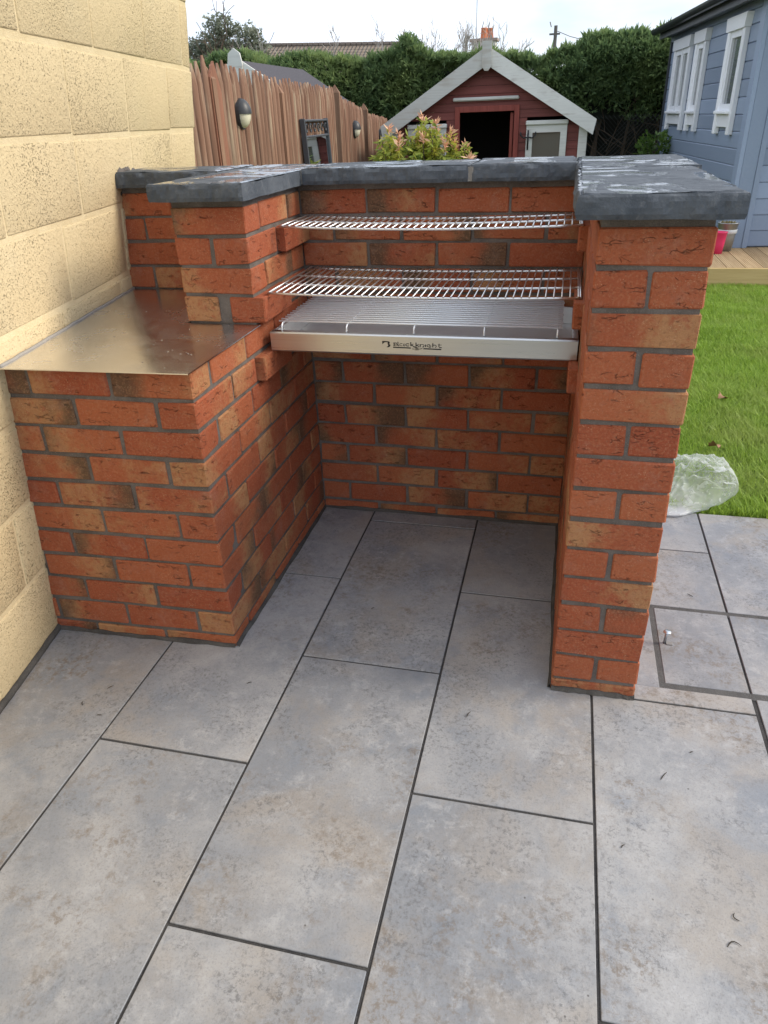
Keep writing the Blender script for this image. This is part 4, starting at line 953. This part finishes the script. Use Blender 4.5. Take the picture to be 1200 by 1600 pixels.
P = np.stack([x, yf_, z], 1); Nn = np.stack([g.normal(0, .25, n), -np.ones(n), .25+1.2*np.clip((z-zt2+.3)/.3, 0, 1)], 1)
n2 = 15000; x2 = g.uniform(-8.5, 3.2, n2); y2 = 11.5+g.uniform(-.05, .9, n2); P2 = np.stack([x2, y2, hz_top(x2)-.05+.10*g.random(n2)], 1); N2 = np.stack([g.normal(0, .3, n2), g.normal(-.2, .3, n2), np.ones(n2)], 1)
# some leading shoots standing above the top
V, F = sprays(np.concatenate([P, P2])-np.array(HB), np.concatenate([Nn, N2]), .105, g, 5, .35, .33, .12)
HG = leafy('conifer_green', (.090, .155, .070), (.225, .315, .12), .6, .42, patch=(.27, .345, .125), pscale=1.1)  # greens lifted so the colour carries the background haze
np_mesh('foliage', V, F, HG, hedge)
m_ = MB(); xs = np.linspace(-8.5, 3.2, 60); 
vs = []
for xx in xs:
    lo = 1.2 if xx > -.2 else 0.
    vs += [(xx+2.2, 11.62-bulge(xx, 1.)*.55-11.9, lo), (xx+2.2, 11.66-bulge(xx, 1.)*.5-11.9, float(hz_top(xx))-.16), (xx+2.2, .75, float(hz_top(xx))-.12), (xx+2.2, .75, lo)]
m_.add(vs, [(i*4+a, i*4+(a+1) % 4, i*4+4+(a+1) % 4, i*4+4+a) for i in range(59) for a in range(4)]); m_.build('dark_core', simple('hedge_inner', (.012, .016, .010), .95), hedge)  # near-black core box added to block gaps; inner shade is in its colour
st = MB()
for i in range(13):
    xx = -.1+i*.27; st.tube([(xx+2.2+g.normal(0, .05), -.25+g.normal(0, .1), -.05), (xx+2.2+g.normal(0, .12), -.2, .6), (xx+2.2+g.normal(0, .18), -.2, 1.3)], [.035, .028, .02], 6)
    for j in range(3): branch(st, (xx+2.2, -.25, g.uniform(.3, .9)), (g.normal(0, .8), -.3, .5), .6, .012, 1, g, .5, 3, 2)
st.build('stem', BARK, hedge)
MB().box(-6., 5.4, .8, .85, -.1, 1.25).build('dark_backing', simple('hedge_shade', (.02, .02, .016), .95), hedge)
# ---- chain link fence under the bare right end of the hedge
ck = empty('chain_link_fence', (.1, 11.0, 0)); tag(ck, 'dark chain link fence under the hedge beside the cabin', 'fence')
cw = MB()
for i in range(56):
    for s in (-1, 1):
        x0 = i*.06-.6; a = (x0, 0, 0); b = (x0+s*1.25, 0, 1.25)
        cw.tube([a, b], .0028, 3, False)
cw.build('wire_mesh', simple('fence_wire', (.03, .035, .035), .5), ck)
for xx in (-.1, 1.3): MB().tube([(xx, .03, 0), (xx, .03, 1.32)], .022, 8).build('post', simple('steel_post', (.05, .055, .05), .6), ck)

# ---- pieris shrubs with orange new growth in front of the playhouse
PL = leafy('pieris_leaf', (.14, .25, .05), (.46, .50, .09), .45, .4, patch=(.66, .60, .10), pscale=5.); PO = leafy('pieris_shoot', (.74, .38, .24), (.84, .58, .40), .5, .25)
def pieris(loc, rx, h, seed, label, tips):
    g = np.random.default_rng(seed); t = empty('pieris_shrub', loc); tag(t, label, 'shrub', 'shrubs in front of the playhouse')
    st = MB(); Pg = []; Po = []
    heads = []
    for i in range(tips):
        a = g.uniform(0, 6.28); rr_ = rx*math.sqrt(g.random()); hx, hy = rr_*math.cos(a), rr_*math.sin(a)*.7; hh = h*(1-.16*(rr_/rx)**2)*g.uniform(.82, 1.0)
        st.tube([(hx*.15, hy*.15, 0), (hx*.6, hy*.6, hh*.5), (hx, hy, hh*.97)], [.014, .009, .005], 5, False); heads.append((hx, hy, hh))
    LV, LF, OV, OF = [], [], [], []
    for (hx, hy, hh) in heads:
        n = 60; zz = hh-g.uniform(.0, .42, n)**1.2; a = g.uniform(0, 6.28, n); P = np.stack([np.full(n, hx), np.full(n, hy), zz], 1)+g.normal(0, .012, (n, 3))
        Nn = np.stack([np.cos(a), np.sin(a), g.uniform(-.7, .5, n)], 1); V, F = sprays(P, Nn, .088, g, 1, .5, .4, .15); LF.append(F+sum(len(v) for v in LV)); LV.append(V)
        if g.random() < .34:
            n = 26; a = g.uniform(0, 6.28, n); P = np.stack([np.full(n, hx), np.full(n, hy), hh+g.uniform(-.03, .06, n)], 1); Nn = np.stack([np.cos(a)*.8, np.sin(a)*.8, g.uniform(.1, 1.1, n)], 1); V, F = sprays(P, Nn, .075, g, 1, 0., .4, .13); OF.append(F+sum(len(v) for v in OV)); OV.append(V)
    st.build('stem', BARK, t); tag(np_mesh('foliage', np.concatenate(LV), np.concatenate(LF), PL, t), kind='stuff'); tag(np_mesh('new_shoots', np.concatenate(OV), np.concatenate(OF), PO, t), kind='stuff')
pieris((-1.95, 7.15, 0), .33, 1.22, 21, 'left shrub of orange tipped shoots by the far fence', 34); pieris((-1.58, 7.25, 0), .27, 1.33, 22, 'tallest yellow green shrub with orange tips before the playhouse window', 36); pieris((-1.22, 7.1, 0), .14, 1.10, 23, 'small shrub with pink shoots before the playhouse doorway', 14)
# ---- small green bush by the cabin
g = np.random.default_rng(31); t = empty('laurel_bush', (.93, 9.2, 0)); tag(t, 'small green leafy bush between the cabin and the hedge', 'bush')
n = 900; a = g.uniform(0, 6.28, n); zz = g.uniform(.2, 1.02, n); rr_ = .24*np.sqrt(g.random(n))*(1.15-zz*.45); P = np.stack([rr_*np.cos(a), rr_*np.sin(a), zz+.12*(g.random(n) < .08)], 1)
V, F = sprays(P, np.stack([np.cos(a), np.sin(a), np.full(n, .5)], 1), .075, g, 2, .2, .7, .2); np_mesh('foliage', V, F, leafy('laurel_leaf', (.05, .11, .02), (.15, .24, .05), .4, .25), t)
sm_ = MB(); 
for i in range(5): sm_.tube([(0, 0, 0), (g.normal(0, .08), g.normal(0, .08), .8)], .01, 5, False)
sm_.build('stem', BARK, t)

# ================================================================== BEYOND THE GARDEN
# ---- neighbour's shed behind the fence
sh = empty('neighbour_shed', (-3.873, 7.5, 0)); tag(sh, 'neighbour shed with white bargeboard and dark roof behind the fence', 'shed')
sl = (2.006-1.576)/.689
MB().prism([(-.86, 0), (.86, 0), (.86, 1.88-.86*sl), (0, 1.88), (-.86, 1.88-.86*sl)], 'y', .05, 2.2).build('wall', wood_mat('shed_wall', (.17, .10, .07), (.24, .15, .10), 'x'), sh)
for s in (-1, 1):
    MB().prism([(0, 2.0), (s*.92, 2.0-.92*sl), (s*.92, 1.82-.92*sl), (0, 1.82)], 'y', -.06, -.03).build('bargeboard', WHITE, sh)
    m_ = MB(); m_.add([(0, -.029, 1.93), (s*.96, -.029, 1.93-.96*sl), (s*.96, 2.3, 1.93-.96*sl), (0, 2.3, 1.93), (0, -.029, 1.97), (s*.96, -.029, 1.97-.96*sl), (s*.96, 2.3, 1.97-.96*sl), (0, 2.3, 1.97)], [(3,2,1,0),(4,5,6,7),(0,1,5,4),(1,2,6,5),(2,3,7,6),(3,0,4,7)])
    m_.build('roof', simple('shed_felt', (.055, .05, .058), .85, nscale=70, bump=.002), sh)
MB().prism([(-.07, 2.03), (0, 2.08), (.07, 2.03), (.09, 1.92), (.06, 1.75), (-.06, 1.75), (-.09, 1.92)], 'y', -.085, -.061).build('finial', WHITE, sh)
# ---- bungalow roof and chimney
bx = lambda x: -.057+(x+.057)*41.49/29.49
bzf = lambda z: 1.34+(z-1.34)*41.49/29.49
bu = empty('bungalow', (bx(-8.5), 40., .30)); tag(bu, 'bungalow with brown tiled roof showing above the hedge', 'bungalow')
RT = Mat('roof_tiles'); _c = RT.co(); _w = RT.n('TexWave', {'Vector': _c, 'Scale': 1.6, 'Distortion': .3}, out='Fac', bands_direction='X'); _w2 = RT.n('TexWave', {'Vector': _c, 'Scale': 1.1}, out='Fac', bands_direction='Y')
RT.set(Base_Color=RT.mix(RT.noise(_c, 2.5, 5), (.17, .13, .10), (.27, .22, .17)), Roughness=.9, Normal=RT.bump(RT.math('ADD', _w, _w2), .08)); RT = RT.m
rx0, rx1 = bx(-14)-bx(-8.5), bx(-4.75)-bx(-8.5); zr0, zr1 = bzf(3.68), bzf(3.36)
m_ = MB(); m_.add([(rx0, 0, zr0), (rx1-1.6, 0, zr1), (rx1+1.5, -4, zr1-2.0), (rx0, -4, zr0-2.2), (rx1+1.5, 4, zr1-2.), (rx0, 4, zr0-2.2)], [(0, 1, 2, 3), (1, 0, 5, 4), (1, 4, 2)]); m_.build('roof', RT, bu)
MB().box(rx0, rx1+1.2, -3.6, 3.6, 0, zr1-1.9).build('wall', simple('render', (.6, .58, .53), .9), bu)
for i in range(40):
    t0 = i/40; xx = rx0+(rx1-1.6-rx0)*t0; MB().tube([(xx, 0, zr0+(zr1-zr0)*t0+.0), (xx+(rx1-1.6-rx0)/40-.03, 0, zr0+(zr1-zr0)*(t0+1/40))], .12, 8).build('ridge_tile', simple('ridge', (.15, .12, .10), .9) if i == 0 else bpy.data.materials['ridge'], bu)
ch = empty('chimney', (bx(-3.36), 40, 0)); tag(ch, 'white rendered chimney with two orange pots behind the playhouse', 'chimney')
s_ = 41.49/29.49
MB().box(-.40*s_, .40*s_, -.4, .4, 0, bzf(3.50)).build('stack', simple('chimney_render', (.62, .60, .55), .9), ch); MB().box(-.47*s_, .47*s_, -.5, .5, bzf(3.5)+.001, bzf(3.58)).build('cap', simple('chimney_cap', (.34, .26, .22), .9), ch)
TC = simple('terracotta', (.52, .17, .075), .8)
for xx, r_ in ((-.02, .17), (.16, .17)):
    zb = bzf(3.58); MB().lathe([(r_*1.1, 0), (r_, .1), (r_*.85, .40), (r_*.95, .44), (r_*.8, .46)], 14, (xx*s_, 0 if xx < 0 else .3, zb)).build('chimney_pot', TC, ch, True)
    cwl = MB()
    for k in range(5): a = k*1.2566; cwl.tube([(xx*s_+r_*.8*math.cos(a), (0 if xx < 0 else .3)+r_*.8*math.sin(a), zb+.45), (xx*s_, 0 if xx < 0 else .3, zb+.80)], .013, 4)
    cwl.build('pot_cowl', GALV, ch)
ae = MB().tube([(bx(-3.70), 40.6, 0), (bx(-3.70), 40.6, 8.0)], .022, 6).build('aerial_mast', GALV); tag(ae, 'thin metal aerial mast standing beside the chimney', 'aerial')
up = empty('utility_pole', (-.79, 22, 0)); tag(up, 'distant utility pole with crossarm above the hedge', 'pole')
PW = simple('pole_wood', (.13, .12, .11), .9)
MB().tube([(0, 0, -.1), (0, 0, 3.33)], .045, 8).build('pole', PW, up); MB().box(-.16, .12, -.03, .03, 3.12, 3.16).build('crossarm', PW, up)
wi = MB(); wi.tube([(.05, 0, 3.2), (.4, -.6, 3.02), (1.5, -2.5, 2.6)], .008, 4, False); wi.tube([(-.12, 0, 3.3), (-.16, 0, 3.42)], .012, 4); wi.build('wire', PW, up)
# ---- trees behind the hedge
tr = empty('evergreen_tree', (-17.5, 38, 0)); tr.scale = (1.42, 1.2, 1.16); tag(tr, 'ivy clad tree with grey green crown behind the fence at left', 'tree', 'trees beyond the gardens')
g = np.random.default_rng(41); mb = MB(); mb.tube([(0, 0, -.2), (.1, 0, 2.), (0, 0, 3.6)], [.25, .2, .12], 8)
for i in range(11): branch(mb, (g.normal(0, .3), g.normal(0, .4), g.uniform(1.8, 3.4)), (g.normal(0, .9), g.normal(0, .4), 1.), 1.5, .05, 2, g, .5, 4, 3, .06, .012)
mb.build('trunk', BARK, tr)
cl2 = []
for (cx, cz, r_, n) in ((-1.0, 4.1, .50, 500), (.05, 4.75, .62, 800), (-.35, 4.2, .6, 600), (1.0, 4.4, .52, 600), (1.35, 3.9, .45, 400), (.3, 3.8, .7, 500), (-1.3, 3.6, .5, 350), (-.1, 3.3, .9, 500)):
    d_ = g.normal(0, 1, (n, 3)); d_ /= np.linalg.norm(d_, axis=1)[:, None]; cl2.append(np.array([cx, 0, cz])+d_*r_*(g.random(n)**.35)[:, None]*np.array([1, .8, .85])*(1+.25*np.sin(d_[:, :1]*7)))
P = np.concatenate(cl2); V, F = sprays(P, g.normal(0, 1, P.shape), .13, g, 2, 0, .8, .28); np_mesh('crown', V, F, leafy('ivy_leaf', (.20, .22, .16), (.32, .34, .25), .6, .4), tr)  # pale leaf colour includes painted distance haze
def bare(loc, seed, n, ln, label, wid):
    t = empty('bare_tree', loc); tag(t, label, 'tree', 'trees beyond the gardens'); g = np.random.default_rng(seed); mb = MB(); mb.tube([(0, 0, -.2), (0, 0, 2.2)], [.14, .1], 8); mb.build('trunk', BARK, t); mb = MB()
    for i in range(n): branch(mb, (g.normal(0, wid), g.normal(0, .3), g.uniform(2.2, 3.0)), (g.normal(0, .35), g.normal(0, .2), 1.), ln*g.uniform(.8, 1.2), .03, 3, g, .33, 4, 3, .10, .010)
    _b = mb.build('branches', simple('twig', (.40, .36, .33), .9) if 'twig' not in bpy.data.materials else bpy.data.materials['twig'], t); tag(_b, kind='stuff')
bare((-6.1, 36, 0), 51, 22, .92, 'bare winter tree left of the chimney', 1.0); bare((-14.0, 36, 0), 52, 8, .95, 'thin bare tree right of the ivy clad tree', .8); bare((-4.2, 37, 0), 53, 8, .85, 'thin bare tree just behind the chimney', .5)
